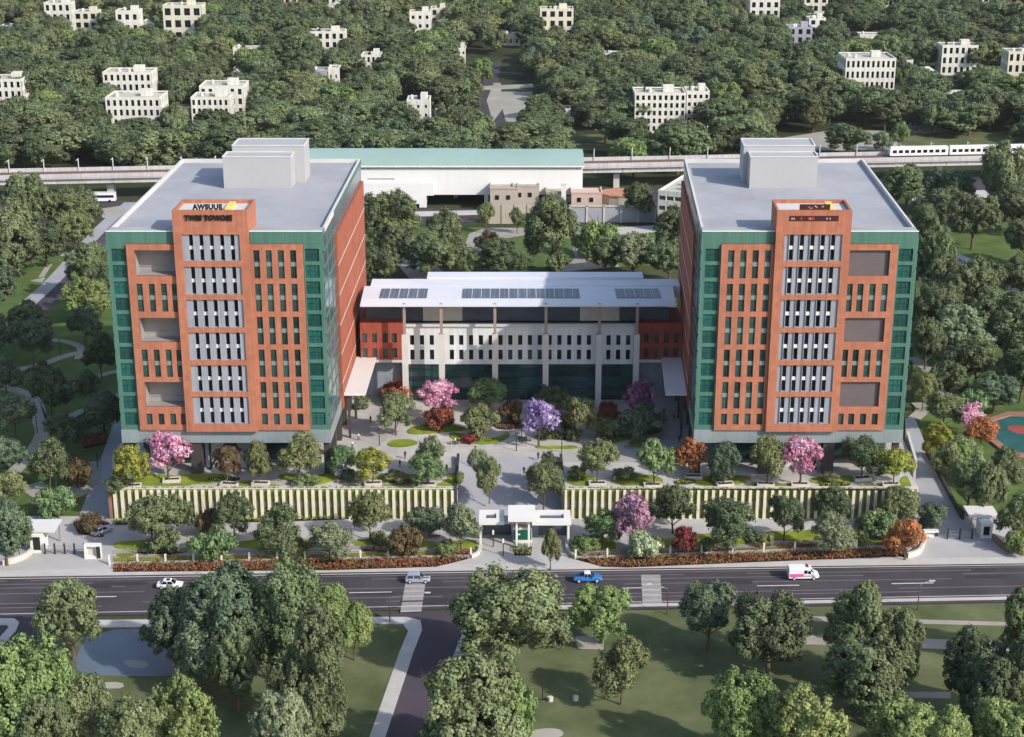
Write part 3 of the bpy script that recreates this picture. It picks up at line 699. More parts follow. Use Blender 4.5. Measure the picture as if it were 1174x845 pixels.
# ------------------------------------------------------------------ distant blocks
def block(name, label, uL, uR, vT, vB, dep, rows, cols, m='block_white', win=(.5, .62), rz=0.0, cat='building', stair=True, side=4, group=None, roofm='block_roof', style='dark', z0=0.0):
    a = P(uL, vB, z0); b = P(uR, vB, z0); Y = a.y; w = b.x - a.x
    H = PY((uL + uR) / 2, vT, Y).z - z0
    root = empty(name, ((a.x + b.x) / 2, Y, z0), label, cat, group)
    x0 = a.x
    cx = (a.x + b.x) / 2; c, s = math.cos(rz), math.sin(rz)
    Rm = lambda x, y, z: (cx + (x - cx) * c - (y - Y) * s, Y + (x - cx) * s + (y - Y) * c, z)
    h = H / rows; g = .45
    walls = []
    def face(Tm, n, u0, u1):
        mb = MB(); op = []; p = (u1 - u0) / n
        for i in range(n):
            for j in range(rows):
                op.append((u0 + p * (i + .5 - win[0] / 2), u0 + p * (i + .5 + win[0] / 2), z0 + h * j + h * .22, z0 + h * j + h * (.22 + win[1])))
        if h > 0: wall_open(mb, u0, u1, z0 - .3, z0 + H, 0, -g, op, lambda a_, w_, z_: Rm(*Tm(a_, w_, z_)))
        return mb, op
    mb, op = face(lambda a_, w_, z_: (a_, Y - w_, z_), cols, x0, x0 + w)
    fw = mb.build('wall', M[m], root)
    for o in op:
        put(window_mesh(o[1] - o[0], o[3] - o[2], style), 'window', fw, Rm((o[0] + o[1]) / 2, Y + g, o[2]), rz)
    if side:
        for sgn in (-1, 1):
            X = x0 if sgn < 0 else x0 + w
            mb, op = face(lambda a_, w_, z_: (X + sgn * w_, a_, z_), side, Y + .01, Y + dep)
            sw = mb.build('wall', M[m], root)
            for o in op:
                put(window_mesh(o[1] - o[0], o[3] - o[2], style), 'window', sw, Rm(X - sgn * g, (o[0] + o[1]) / 2, o[2]), rz + sgn * math.pi / 2)
    mb = MB(); mb.box(x0 + g + .1, x0 + w - g - .1, Y + g + .1, Y + dep, z0 - .3, z0 + H - .5, T=Rm); mb.build('core', M[m], root)
    mb = MB(); mb.box(x0 + .3, x0 + w - .3, Y + .3, Y + dep - .3, z0 + H - .48, z0 + H - .3, T=Rm)
    rf = mb.build('roof', M[roofm], root)
    mb = MB()
    for q in ((x0, x0 + w, Y + .003, Y + .3), (x0, x0 + w, Y + dep - .3, Y + dep), (x0, x0 + .3, Y + .3, Y + dep - .3), (x0 + w - .3, x0 + w, Y + .3, Y + dep - .3)):
        mb.box(q[0] - .1, q[1] + .1, q[2], q[3], z0 + H + .002, z0 + H + .55, T=Rm)
    mb.build('parapet', M[m], rf)
    rr = random.Random(int(uL * 7 + vT))
    for _ in range(rr.randint(1, 3)):
        tx, ty, tr_ = x0 + w * rr.uniform(.12, .5), Y + dep * rr.uniform(.25, .75), rr.uniform(.6, 1.0)
        mb = MB(); c0 = Vector(Rm(tx, ty, z0 + H - .29)); mb.tube([c0, c0 + Vector((0, 0, 1.5)), c0 + Vector((0, 0, 1.8))], [tr_, tr_, tr_ * .5], 10); mb.build('water_tank', M['metal_dark' if rr.random() < .4 else 'off_white'], rf)
    if stair:
        mb = MB(); mb.box(x0 + w * .58, x0 + w * .58 + min(4.5, w * .3), Y + dep * .45, Y + dep * .45 + min(4, dep * .4), z0 + H - .28, z0 + H + 2.5, T=Rm)
        mb.build('stair_head', M[m], rf)
    return root
FB = []   # pixel boxes of far buildings: no tree trunks inside
def fb(name, label, uL, uR, vT, vB, dep, rows, cols, **k):
    FB.append((uL, uR, vT, vB)); return block(name, label, uL, uR, vT, vB, dep, rows, cols, **k)
fb('apartment_block', 'white four storey block with rows of narrow windows beside the similar corner block', 124, 186, 113, 157, 17, 4, 9)
fb('apartment_block', 'white block half hidden by a tree, standing behind the wide white block at upper left', 121, 176, 84, 128, 14, 4, 8)
fb('apartment_block', 'lower front wing of the white corner block above the left tower', 221, 264, 113, 152, 14, 4, 7)
fb('apartment_block', 'taller rear wing of the white corner block above the left tower', 231, 281, 100, 144, 16, 4, 6)
fb('apartment_block', 'white stepped block at the left edge of the photograph among trees', -8, 28, 92, 135, 14, 4, 5)
fb('apartment_block', 'cream four storey block with wide windows rising above the trees at upper left', 189, 233, 7, 48, 14, 3, 4, m='block_cream', win=(.62, .6))
fb('apartment_block', 'yellowish block with large window openings at the upper left', 87, 113, 14, 44, 12, 3, 3, m='block_cream', win=(.62, .6))
fb('apartment_block', 'white block with square openings beside the little gabled house', 135, 161, 13, 50, 12, 3, 3, win=(.5, .5))
fb('apartment_block', 'pale block at the top edge between trees at upper left', 53, 83, 4, 36, 12, 3, 4, m='block_white')
fb('apartment_block', 'white block behind trees above the grey house', 356, 396, 37, 66, 12, 3, 5)
fb('apartment_block', 'small white block with a few windows left of the leafy valley', 415, 437, 64, 92, 12, 3, 4)
fb('apartment_block', 'tall cream block with square windows alone on the wooded skyline centre', 619, 657, 11, 54, 13, 4, 4, m='block_cream', win=(.55, .6))
fb('apartment_block', 'white five storey block with dense windows beside its narrower white neighbour', 727, 785, 108, 152, 16, 5, 9)
fb('apartment_block', 'narrow white block attached right of the dense windowed block', 786, 812, 106, 150, 13, 5, 4, win=(.5, .5))
fb('apartment_block', 'grey white terraced block with dark step at the upper right', 903, 930, 32, 60, 14, 3, 3, m='block_grey')
fb('apartment_block', 'white upper part of the terraced block at the upper right', 926, 945, 22, 54, 12, 4, 2)
fb('apartment_block', 'white block cut by the top edge with regular windows at upper right', 859, 893, 1, 30, 12, 3, 4)
fb('apartment_block', 'beige tall block cut by the top edge right of the white one', 921, 948, -4, 24, 12, 3, 3, m='block_cream')
fb('apartment_block', 'white four storey block with shaded flank alone in woods at the right', 967, 1024, 68, 116, 20, 4, 10)
fb('apartment_block', 'white low block half hidden among dark trees at far right', 1078, 1119, 53, 86, 12, 3, 6)
fb('apartment_block', 'cream block cut by the right edge of the photograph', 1153, 1190, 60, 98, 12, 3, 5, m='block_cream')
fb('apartment_block', 'white two storey frame building behind the left tower roof plant rooms', 260, 274, 154, 176, 8, 2, 3, win=(.6, .7), stair=False, side=0)
fb('small_house', 'small dark red house with pale pilasters among trees at left', 64, 78, 76, 98, 8, 2, 2, m='block_red', stair=False, side=2)
fb('small_house', 'grey windowless house with a bright end wall among trees', 353, 376, 82, 108, 12, 2, 1, m='block_grey', win=(.05, .1), stair=False, side=0)
fb('small_house', 'small white house attached to the grey windowless house', 377, 389, 79, 106, 10, 2, 2, win=(.3, .3), stair=False, side=0)
fb('small_house', 'white flat roofed house with one upper window near the valley road', 467, 493, 116, 146, 12, 3, 3, win=(.3, .35), side=2)
fb('small_house', 'white stepped house beside the valley road, lower than its neighbour', 499, 521, 130, 158, 10, 3, 3, win=(.3, .4), side=2)
fb('small_house', 'white villa with upper windows above the small white block', 470, 494, 14, 44, 10, 3, 3, win=(.4, .4), side=2)
fb('small_house', 'cream villa right of the white villa at the upper centre left', 494, 512, 10, 38, 10, 3, 2, m='block_cream', side=2)
fb('small_house', 'pinkish house at the top edge left of the white gabled ones', 326, 350, -4, 16, 10, 2, 3, m='block_pink', side=2)
fb('small_house', 'white house at the top edge between the pinkish house and trees', 372, 394, -4, 18, 10, 2, 3, side=2)
fb('small_house', 'low pale house deep in trees in the clearing centre', 519, 534, 56, 72, 9, 2, 3, win=(.4, .4), side=0)
fb('small_house', 'red roofed house at the top right corner', 1156, 1176, -3, 16, 9, 2, 2, m='block_red', side=2)
fb('small_house', 'white house at the top edge near the right corner', 1125, 1152, -4, 12, 9, 2, 3, side=2)
fb('small_house', 'white house at the top edge right of the dark wooded rise', 1008, 1024, -2, 20, 9, 2, 2, side=2)
def gabled(label, uL, uR, vE, vB, dep, m, rm, axis='y', name='small_house'):
    FB.append((uL, uR, vE - 4, vB))
    a, b = P(uL, vB), P(uR, vB); Y = a.y; H = PY(uL, vE, Y).z
    root = empty(name, ((a.x + b.x) / 2, Y, 0), label, 'house'); cx = (a.x + b.x) / 2
    mb = MB(); mb.box(a.x, b.x, Y, Y + dep, -.3, H)
    if axis == 'y':
        mb.face([(a.x, Y, H), (b.x, Y, H), (cx, Y, H + (b.x - a.x) * .38)]); mb.face([(a.x, Y + dep, H), (b.x, Y + dep, H), (cx, Y + dep, H + (b.x - a.x) * .38)])
    mb.build('wall', M[m], root)
    mb = MB()
    if axis == 'y':
        r = (b.x - a.x) * .38
        for sgn, X in ((-1, a.x), (1, b.x)):
            e = X + sgn * .5
            mb.hexa([(e, Y - .4, H - .25), (cx, Y - .4, H + r), (cx, Y + dep + .4, H + r), (e, Y + dep + .4, H - .25), (e, Y - .4, H), (cx, Y - .4, H + r + .25), (cx, Y + dep + .4, H + r + .25), (e, Y + dep + .4, H)])
    else:   # low hip
        r = 2.2; e = 1.2
        base = [(a.x - e, Y - e, H), (b.x + e, Y - e, H), (b.x + e, Y + dep + e, H), (a.x - e, Y + dep + e, H)]
        rg = [(a.x + (b.x - a.x) * .35, Y + dep / 2, H + r), (a.x + (b.x - a.x) * .65, Y + dep / 2, H + r)]
        mb.face([base[0], base[1], rg[1], rg[0]]); mb.face([base[2], base[3], rg[0], rg[1]]); mb.face([base[1], base[2], rg[1]]); mb.face([base[3], base[0], rg[0]])
        mb.face(base[::-1])
    mb.build('roof', M[rm], root)
    for t in (.25, .6):
        put(window_mesh((b.x - a.x) * .16, H * .3, 'dark'), 'window', root, (a.x + (b.x - a.x) * (t + .08), Y - .1, H * .4))
    return root
gabled('little white gabled house beside the block with square openings', 158, 174, 30, 46, 9, 'block_white', 'block_roof')
gabled('little white gabled roof peeping between trees above the corner block', 264, 279, 86, 98, 9, 'block_white', 'block_roof')
gabled('white gabled house at the top edge in the woods', 380, 396, 6, 22, 9, 'block_white', 'block_roof')
gabled('pale hipped pavilion roof among dark trees above the train', 1086, 1118, 113, 128, 22, 'off_white', 'roof_pale', 'x', 'pavilion')
gabled('small pale hipped roof left of the pavilion in the woods', 1060, 1073, 84, 96, 18, 'off_white', 'roof_pale', 'x', 'pavilion')
gabled('low pale roof in the trees left of the shaded white block', 905, 926, 108, 122, 12, 'off_white', 'roof_pale', 'x', 'pavilion')
for lab, a, b, c, d, m in (('low white flat roof deep in the trees below the pale block at top left', 62, 80, 58, 70, 'off_white'), ('half hidden white house among trees right of the cream block', 268, 300, 56, 78, 'block_white'),
        ('low grey roof in the trees left of the terraced block', 834, 856, 50, 62, 'block_grey'), ('long low pale house in the wood right of the terraced block', 985, 1010, 40, 52, 'block_white'), ('low white house beside the pavilion in the wood', 1030, 1046, 70, 84, 'block_white'),
        ('low pale house in the trees right of the tall cream block', 690, 712, 62, 76, 'block_white'), ('low house in the trees between the tall cream block and the top edge', 742, 766, 36, 48, 'block_grey'), ('low pale house in the wood left of the corner block', 196, 214, 128, 142, 'block_white'),
        ('small pale house in the wood far left behind the stepped block', 2, 22, 30, 44, 'block_white'), ('low white house at the valley bottom right of the stepped one', 636, 654, 126, 140, 'block_white'), ('white low house by the road in the upper valley', 575, 596, 40, 52, 'block_white')):
    fb('small_house', lab, a, b, c, d, 9, 1, 3, m=m, win=(.35, .4), stair=False, side=0)
# white office behind the right tower
block('office_block', 'white four storey office with long window bands standing close behind the right tower', 752, 800, 222, 268, 26, 4, 5, m='block_white', win=(.86, .42), rz=math.radians(-24), style='grey', cat='office building')
# ------------------------------------------------------------------ ground, roads, plaza
mb = MB(); mb.face([(-1500, 60, -.3), (1500, 60, -.3), (1500, 3500, -.3), (-1500, 3500, -.3)]); g0 = mb.build('ground', M['terrain']); g0['kind'] = 'structure'
mb = MB(); mb.box(-700, 700, 600, 2600, -.25, -.2); g1 = mb.build('forest_ground', M['forest_floor']); g1['kind'] = 'structure'
# main road, slightly rotated
lo = lambda x: 253.0 + .042 * x
hi = lambda x: 267.4 + .030 * x
X0, X1 = -180, 190
def rstrip(f0, f1, x0, x1): return [(x0, f0(x0)), (x1, f0(x1)), (x1, f1(x1)), (x0, f1(x0))]
slab('main_road', [rstrip(lo, hi, X0, X1)], -.2, .0, M['asphalt'])
mid = lambda k: (lambda x: lo(x) + (hi(x) - lo(x)) * k)
lines = []
for k, w in ((.06, .16), (.945, .18)): lines.append([(X0, mid(k)(X0)), (X1, mid(k)(X1)), (X1, mid(k)(X1) + w), (X0, mid(k)(X0) + w)])
for x in np.arange(X0 + 7.4, X1, 24.0): lines.append([(x, mid(.44)(x)), (x + 7.5, mid(.44)(x + 7.5)), (x + 7.5, mid(.44)(x + 7.5) + .22), (x, mid(.44)(x) + .22)])
slab('road_marking', lines, .004, .012, M['road_paint'])
g = random.Random(3); worn = []
for k in (.2, .3, .55, .7, .8, .88):
    x = X0
    while x < X1:
        n = g.uniform(20, 60); j = g.uniform(-.01, .01)
        worn.append([(x, mid(k + j)(x)), (x + n, mid(k + j)(x + n)), (x + n, mid(k + j)(x + n) + .2), (x, mid(k + j)(x) + .2)]); x += n + g.uniform(4, 20)
slab('tyre_streak', worn, .002, .006, M['worn_paint'])
for us, vs in (((465, 488, 483, 459), (667, 667, 701, 702)), ((735, 757, 759, 737), (659, 659, 695, 695))):
    pts = [P(u, v) for u, v in zip(us, vs)]
    bars = []
    slab('crossing_base', [[tuple(p[:2]) for p in reversed(pts)]], .012, .016, M['concrete'])
    for i in range(6):
        t0, t1 = i / 6 + .015, (i + 1) / 6 - .035
        A = [pts[0].lerp(pts[3], t0), pts[1].lerp(pts[2], t0), pts[1].lerp(pts[2], t1), pts[0].lerp(pts[3], t1)]
        bars.append([tuple(p[:2]) for p in reversed(A)])
    slab('crossing', bars, .016, .022, M['crossing_paint'])
g = random.Random(12); pat = []
for _ in range(14):
    x = g.uniform(-85, 85); k0 = g.uniform(.08, .8); n = g.uniform(3, 16); k1 = k0 + g.uniform(.06, .16)
    pat.append([(x, mid(k0)(x)), (x + n, mid(k0)(x + n)), (x + n + .4, mid(k1)(x + n)), (x + .3, mid(k1)(x))])
slab('road_patch', pat, .0005, .0015, mat('asphalt_patch', lin(60, 56, 60), .9, .2, noise=.15, nscale=.4))
# kerbed pavements
slab('pavement', [rstrip(hi, lambda x: hi(x) + 2.4, X0, X1)], -.2, .14, M['kerb'])
slab('verge', [rstrip(lambda x: lo(x) - 1.6, lambda x: lo(x) - .9, 16, X1)], -.2, .02, M['asphalt_side'])
# foreground side road and pavements around the two parks
side = ppoly([(482, 712), (527, 707), (527, 745), (510, 790), (490, 850), (432, 850)])
slab('side_road', [ppoly([(430, 703), (540, 701), (527, 745), (510, 790), (488, 860), (430, 860), (470, 745), (474, 722)]), ppoly([(-60, 708), (102, 708), (45, 760), (20, 800), (-60, 850)])], -.25, -.012, M['asphalt_side'])
slab('pavement', [ppoly([(428, 708), (466, 708), (482, 712), (484, 722), (474, 748), (440, 850), (422, 850), (458, 748), (468, 724), (462, 716), (428, 715)]),
                  ppoly([(527, 735), (542, 700), (556, 700), (540, 742), (528, 775), (510, 775)]),
                  ppoly([(110, 711.5), (430, 708), (430, 715.5), (110, 720)]), ppoly([(44, 745), (62, 721), (110, 711.5), (110, 720), (70, 726), (0, 800), (-20, 800)]),
                  ppoly([(-40, 709.5), (16, 709.5), (22, 714), (18, 724), (-8, 752), (-40, 775), (-40, 764), (-12, 744), (10, 720), (8, 717), (-40, 717)]),
                  rstrip(lambda x: lo(x) - .9, lo, P(556, 700).x, X1)], -.2, .13, M['kerb'])
slab('park_lawn', [ppoly([(462, 716), (468, 724), (458, 748), (422, 860), (-60, 900), (0, 800), (70, 726), (110, 720), (430, 715.5)]),
                   [(P(548, 705).x, lo(-5) - 2.2), (X1, lo(X1) - 2.2), (X1, 150), (P(520, 860).x, 150), tuple(P(515, 800)[:2])][::-1]], -.2, .03, M['lawn_park'])
slab('park_path', [ppoly([(900, 706), (1174, 714), (1174, 718), (900, 712)]), ppoly([(900, 728), (1240, 738), (1240, 750), (900, 738)]), ppoly([(1000, 793), (1090, 794), (1090, 801), (1000, 800)])], .02, .06, M['path'])
slab('shade_patch', [ppoly([(104, 722), (215, 721), (222, 745), (220, 774), (150, 776), (92, 773), (84, 758)], smooth=1)], .02, .055, mat('shaded_ground', lin(96, 106, 118), .3, .4, noise=.15, nscale=.15))  # bluish shaded ground: the shade is put into this patch's colour
slab('bare_patch', [ppoly([(660, 730), (692, 728), (692, 745), (662, 744)]), ppoly([(602, 838), (640, 834), (650, 845), (604, 850)], smooth=2), ppoly([(140, 756), (168, 758), (172, 766), (146, 766)], smooth=2), ppoly([(112, 783), (140, 782), (143, 789), (118, 790)], smooth=1)], .035, .07, M['pale_ground'])
# forecourt between the road and the striped wall
fc = lambda x: hi(x) + 2.3
slab('forecourt', [[(-140, fc(-140)), (140, fc(140)), (140, 291), (-140, 291)]], -.2, .10, M['forecourt'])
# podium at +6 m with a ramp cut into it
PZ0 = 6.0
xa, xb = -10.6, 9.6
pl_front = 291.0
lft = [(-77.6, pl_front), (xa, pl_front), (xa, 307), (-77.6, 307)]
rgt = [(xb, pl_front), (78.6, pl_front), (78.6, 307), (xb, 307)]
rear = [(-77.6, 307), (81, 307), (84, 372), (-77.6, 372)]
slab('plaza', [lft, rgt, rear], -.2, PZ0, M['paving'])
mb = MB(); mb.hexa([(xa, 286, -.2), (xb, 286, -.2), (xb, 306.99, -.2), (xa, 306.99, -.2), (xa, 286, .12), (xb, 286, .12), (xb, 306.99, 6.0), (xa, 306.99, 6.0)])
o = mb.build('ramp', M['drive']); o['kind'] = 'structure'
for x0, x1, nm in ((xa - .55, xa - .01, 'a'), (xb + .01, xb + .55, 'b')):
    mb = MB(); mb.hexa([(x0, 289.5, -.1), (x1, 289.5, -.1), (x1, 306.5, -.1), (x0, 306.5, -.1), (x0, 289.5, 6.4), (x1, 289.5, 6.4), (x1, 306.5, 7.0), (x0, 306.5, 7.0)])
    mb.box(x0 - .05, x1 + .05, 289.45, 306.55, 7.001, 7.1) if False else None
    w = mb.build('ramp_wall', M['dark_stone'])
    tag(w, 'dark stone wall on the %s side of the ramp behind the gatehouse' % ('left' if nm == 'a' else 'right'), 'wall', 'walls beside the ramp')
# striped retaining walls
for x0, x1, y0, lab in ((-77.2, -10.7, 289.9, 'long retaining wall with cream fins over green planting below the left tower'), (9.7, 78.0, 289.9, 'long retaining wall with cream fins over green planting below the right tower')):
    root = empty('retaining_wall', ((x0 + x1) / 2, y0, 0), lab, 'wall', 'striped retaining walls')
    mb = MB(); mb.box(x0, x1, y0 + .2, y0 + 1.05, 0, 6.15); mb.build('living_wall', M['living_wall'], root)
    mb = MB(); mb.box(x0, x1, y0 + .1, y0 + .195, 2.3, 3.7); mb.build('louvre_band', M['wall_band'], root)
    mb = MB(); n = int((x1 - x0) / 1.4)
    for i in range(n):
        x = x0 + (i + .25) * (x1 - x0) / n; mb.box(x, x + .55, y0 - .35, y0 + .19, 0.02, 6.05)
    mb.build('fin', M['fin_cream'], root); root.children[-1]['kind'] = 'stuff' if n > 100 else ''
    del root.children[-1]['kind']
    mb = MB(); mb.box(x0 - .2, x1 + .1, y0 + .2, y0 + 1.2, 6.16, 6.36); mb.build('coping', M['stone_pale'], root)
    mb = MB()
    if x0 < 0:
        mb.box(x0 - .6, x0 - .02, y0 - .4, y0 + 1.2, 0, 6.5); mb.build('end_pier', M['brown_stone'], root)
# deck lawns along the walls (on the podium)
deckL = [(150, 559), (162, 550), (182, 549), (200, 543), (222, 544), (352, 541), (372, 540), (400, 541), (470, 541), (530, 541), (530, 558.5), (470, 559), (400, 557), (340, 559), (250, 559)]
slab('deck_lawn', [ppoly([(141, 557), (152, 545), (190, 544), (206, 547), (230, 558.5), (141, 559)], 6, 2), ppoly([(192, 549), (205, 544), (258, 543), (268, 548), (248, 554), (226, 556), (205, 554)], 6, 2),
                   ppoly([(262, 553), (284, 551), (300, 552), (322, 557), (322, 559), (250, 559)], 6, 1), ppoly([(316, 547), (326, 543), (346, 546), (344, 552), (328, 551)], 6, 2), ppoly([(350, 556), (354, 546), (382, 542), (388, 548), (380, 553), (362, 557)], 6, 2),
                   ppoly([(384, 546), (404, 544), (408, 552), (390, 551)], 6, 1), ppoly([(424, 552), (432, 544), (470, 543), (474, 550)], 6, 1), ppoly([(498, 556), (512, 552), (516, 543), (530, 542), (530, 557), (500, 558)], 6, 1), ppoly([(400, 556), (480, 554), (480, 558.5), (400, 558.5)], 6, 0),
                   ppoly([(650, 543), (672, 541), (676, 548), (690, 550), (690, 557), (650, 557)], 6, 1), ppoly([(700, 557), (705, 545), (740, 544), (760, 548), (760, 556)], 6, 1), ppoly([(794, 552), (800, 546), (858, 545), (862, 550), (848, 556), (820, 558), (800, 557)], 6, 2),
                   ppoly([(870, 553), (898, 555), (920, 556), (922, 560), (850, 561), (855, 557)], 6, 1), ppoly([(925, 551), (940, 546), (980, 545), (982, 553), (960, 557), (940, 556)], 6, 2), ppoly([(985, 556), (1030, 556), (1036, 545), (1042, 548), (1046, 561), (985, 561)], 6, 1)], 6.0, 6.1, M['lawn_bright'])
slab('courtyard_lawn', [ppoly([(465, 497), (470, 490), (494, 484), (520, 487), (540, 493), (510, 496), (480, 499)], 6, 2), ppoly([(514, 495), (540, 500), (570, 503), (584, 494), (584, 503), (560, 511), (535, 508), (516, 503)], 6, 1), ppoly([(443, 509), (452, 504), (472, 504), (482, 509), (466, 513), (448, 513)], 6, 2),
                        ppoly([(612, 512), (640, 512), (662, 511), (662, 515), (618, 515)], 6, 1), ppoly([(612, 499), (660, 497), (664, 503), (614, 505)], 6, 1), ppoly([(680, 503), (690, 493), (720, 488), (752, 490), (764, 494), (742, 500), (716, 505), (700, 511)], 6, 2), ppoly([(664, 517), (680, 506), (692, 512), (680, 522)], 6, 2), ppoly([(718, 509), (734, 504), (750, 508), (748, 513), (728, 514)], 6, 2)], 6.0, 6.14, M['lawn_bright'])
slab('courtyard_paving', [ppoly([(640, 522), (700, 512), (745, 499), (790, 498), (790, 530), (640, 530)], 6), ppoly([(420, 470), (455, 464), (462, 480), (430, 520), (405, 520)], 6, 1)], 6.0, 6.03, M['concrete'])
# forecourt lawns
slab('forecourt_lawn', [ppoly([(130, 622), (160, 620), (200, 622), (204, 626), (150, 630), (131, 630)], 0, 1), ppoly([(134, 634), (150, 630), (160, 634), (148, 640), (134, 639)], 0, 2), ppoly([(270, 622), (300, 619), (365, 618), (400, 620), (380, 626), (330, 630), (275, 630)], 0, 1), ppoly([(400, 620), (450, 618), (500, 621), (506, 628), (450, 632), (410, 628)], 0, 1),
                        ppoly([(505, 630), (515, 622), (545, 618), (548, 628), (536, 634), (510, 636)], 0, 1), ppoly([(652, 632), (656, 618), (674, 614), (690, 617), (706, 620), (706, 636), (670, 637)], 0, 1), ppoly([(745, 622), (790, 614), (850, 610), (905, 612), (905, 618), (870, 624), (800, 628), (750, 630)], 0, 1), ppoly([(860, 612), (905, 609), (990, 608), (1000, 612), (960, 620), (900, 622)], 0, 1), ppoly([(980, 625), (1000, 615), (1020, 620), (1010, 632), (985, 633)], 0, 1),
                        ppoly([(130, 640), (548, 632), (548, 637), (130, 645)], 0, 0), ppoly([(652, 637), (1050, 622), (1050, 627), (652, 641)], 0, 0)], .08, .17, M['lawn_bright'])
slab('garden_path', [strip([(130, 634), (170, 631), (220, 632), (280, 634), (330, 632), (400, 628), (470, 630), (545, 634)], 1.6), strip([(655, 636), (700, 634), (745, 632), (800, 630), (870, 626), (960, 621), (1010, 628)], 1.6)], .10, .20, M['path'])
# left driveway and garden, right driveway, gardens
slab('driveway', [ppoly([(95, 605), (150, 604), (140, 596), (158, 530), (200, 440), (150, 430), (118, 520), (88, 600)], 0), ppoly([(1042, 600), (1040, 560), (1038, 480), (1048, 478), (1070, 530), (1096, 582), (1120, 604), (1100, 612), (1060, 612)], 0)], -.1, .13, M['drive'])
slab('garden_lawn', [ppoly([(-80, 640), (-60, 300), (180, 300), (150, 430), (118, 520), (92, 590), (60, 600)], 0), ppoly([(1049, 478), (1046, 430), (1050, 330), (1260, 330), (1280, 625), (1130, 610), (1098, 580), (1072, 530)], 0)], -.25, -.0, M['lawn_garden'])
slab('garden_path', [strip([(-20, 440), (20, 447), (40, 458), (46, 475), (44, 490), (70, 482), (105, 468), (140, 452)], 3.0), strip([(20, 424), (50, 418), (75, 408), (110, 400), (140, 402)], 2.6), strip([(46, 485), (50, 500), (20, 540), (-10, 560)], 3.0), strip([(30, 390), (70, 390), (96, 398), (90, 412)], 2.2), strip([(100, 440), (115, 430), (140, 425)], 2.2), strip([(34, 556), (62, 575), (100, 560), (104, 530)], 5.0)], .05, .12, M['path'])
slab('garden_path', [strip([(1046, 410), (1066, 425), (1076, 445), (1094, 460), (1120, 452)], 3.0), strip([(1048, 480), (1060, 470), (1052, 462)], 3.0), strip([(1103, 500), (1116, 515), (1122, 535), (1174, 540)], 3.2), strip([(1044, 398), (1090, 380), (1180, 395)], 3.0)], .05, .12, M['path'])
slab('path', [strip([(1078, 285), (1110, 298), (1145, 315), (1200, 340)], 3.4)], -.2, .05, M['drive'])
slab('back_road', [strip([(1040, 292), (1078, 292), (1110, 305), (1145, 323), (1200, 350)], 4.0), strip([(20, 372), (50, 346), (84, 308), (120, 268), (160, 236)], 8.0)], -.2, .02, M['asphalt_side'])
slab('path', [strip([(28, 352), (62, 322), (98, 280), (126, 252), (150, 232)], 4.5)], -.2, .06, M['drive'])
slab('pale_ground', [ppoly([(34, 322), (52, 318), (48, 324)]), ppoly([(60, 290), (76, 288), (80, 293), (62, 294)]), ppoly([(44, 318), (54, 302), (60, 303), (50, 318)]), ppoly([(118, 250), (148, 245), (140, 236), (112, 240)])], -.2, .07, M['pale_ground'])
slab('lawn', [ppoly([(-60, 345), (-60, 280), (50, 280), (90, 290), (40, 345), (20, 360)], 0), ppoly([(1050, 245), (1260, 265), (1260, 335), (1145, 312), (1080, 283), (1044, 275)], 0)], -.25, -.03, M['lawn_garden'])
# land behind the link building
slab('back_lawn', [ppoly([(418, 305), (418, 262), (780, 258), (790, 305)], 0)], -.25, .0, M['lawn_garden'])
slab('back_path', [ppoly([(440, 262), (470, 262), (478, 290), (520, 320), (470, 320), (445, 290)]), ppoly([(555, 262), (690, 260), (690, 268), (640, 274), (600, 270), (560, 276), (540, 300), (525, 300), (538, 268)]), ppoly([(655, 282), (690, 290), (710, 305), (640, 312), (660, 296)])], -.2, .05, M['path'])
slab('back_road', [ppoly([(-80, 236), (200, 228), (420, 240), (560, 238), (560, 226), (800, 212), (1260, 196), (1260, 214), (800, 232), (660, 246), (420, 262), (200, 248), (-80, 256)])], -.22, .02, M['asphalt'])
slab('pavement', [ppoly([(420, 244), (560, 241), (560, 246), (420, 250)]), ppoly([(690, 262), (800, 256), (800, 262), (700, 270)]), ppoly([(1046, 222), (1260, 212), (1260, 220), (1046, 230)])], -.2, .1, M['kerb'])
# clearings in the wood
slab('clearing', [ppoly([(640, 172), (655, 155), (760, 150), (760, 172)]), ppoly([(1000, 170), (1010, 150), (1260, 152), (1260, 174)])], -.2, -.05, M['lawn_park'])
slab('pale_ground', [ppoly([(888, 172), (896, 158), (960, 148), (1015, 150), (1034, 166), (1060, 172)]), ppoly([(540, 135), (560, 105), (610, 105), (612, 130), (590, 140)]), ppoly([(1030, 152), (1044, 140), (1075, 145), (1090, 150), (1060, 153)])], -.19, -.03, M['pale_ground'])
slab('back_road', [ppoly([(530, 168), (545, 140), (540, 100), (560, 70), (575, 70), (570, 100), (580, 140), (590, 168)])], -.19, -.02, M['asphalt'])
slab('dirt_path', [ppoly([(558, 115), (566, 95), (574, 95), (576, 125), (565, 140)]), ppoly([(520, 100), (610, 96), (612, 100), (520, 105)]), ppoly([(205, 178), (250, 166), (300, 165), (260, 178)])], -.19, .0, M['pale_ground'])
slab('playground', [ppoly([(1132, 486), (1158, 478), (1240, 480), (1250, 530), (1160, 520), (1138, 502)], 0)], .02, .16, M['play_teal'])
slab('playground', [ppoly([(1150, 490), (1170, 488), (1185, 494), (1168, 500)], 0, 2)], .16, .2, M['play_red'])
slab('playground_edge', [ppoly([(1126, 484), (1155, 474), (1240, 476), (1240, 480), (1158, 478), (1132, 486)], 0), ppoly([(1126, 484), (1132, 486), (1138, 502), (1160, 520), (1250, 530), (1250, 536), (1156, 525), (1132, 505)], 0)], .02, .5, M['brown_stone'])
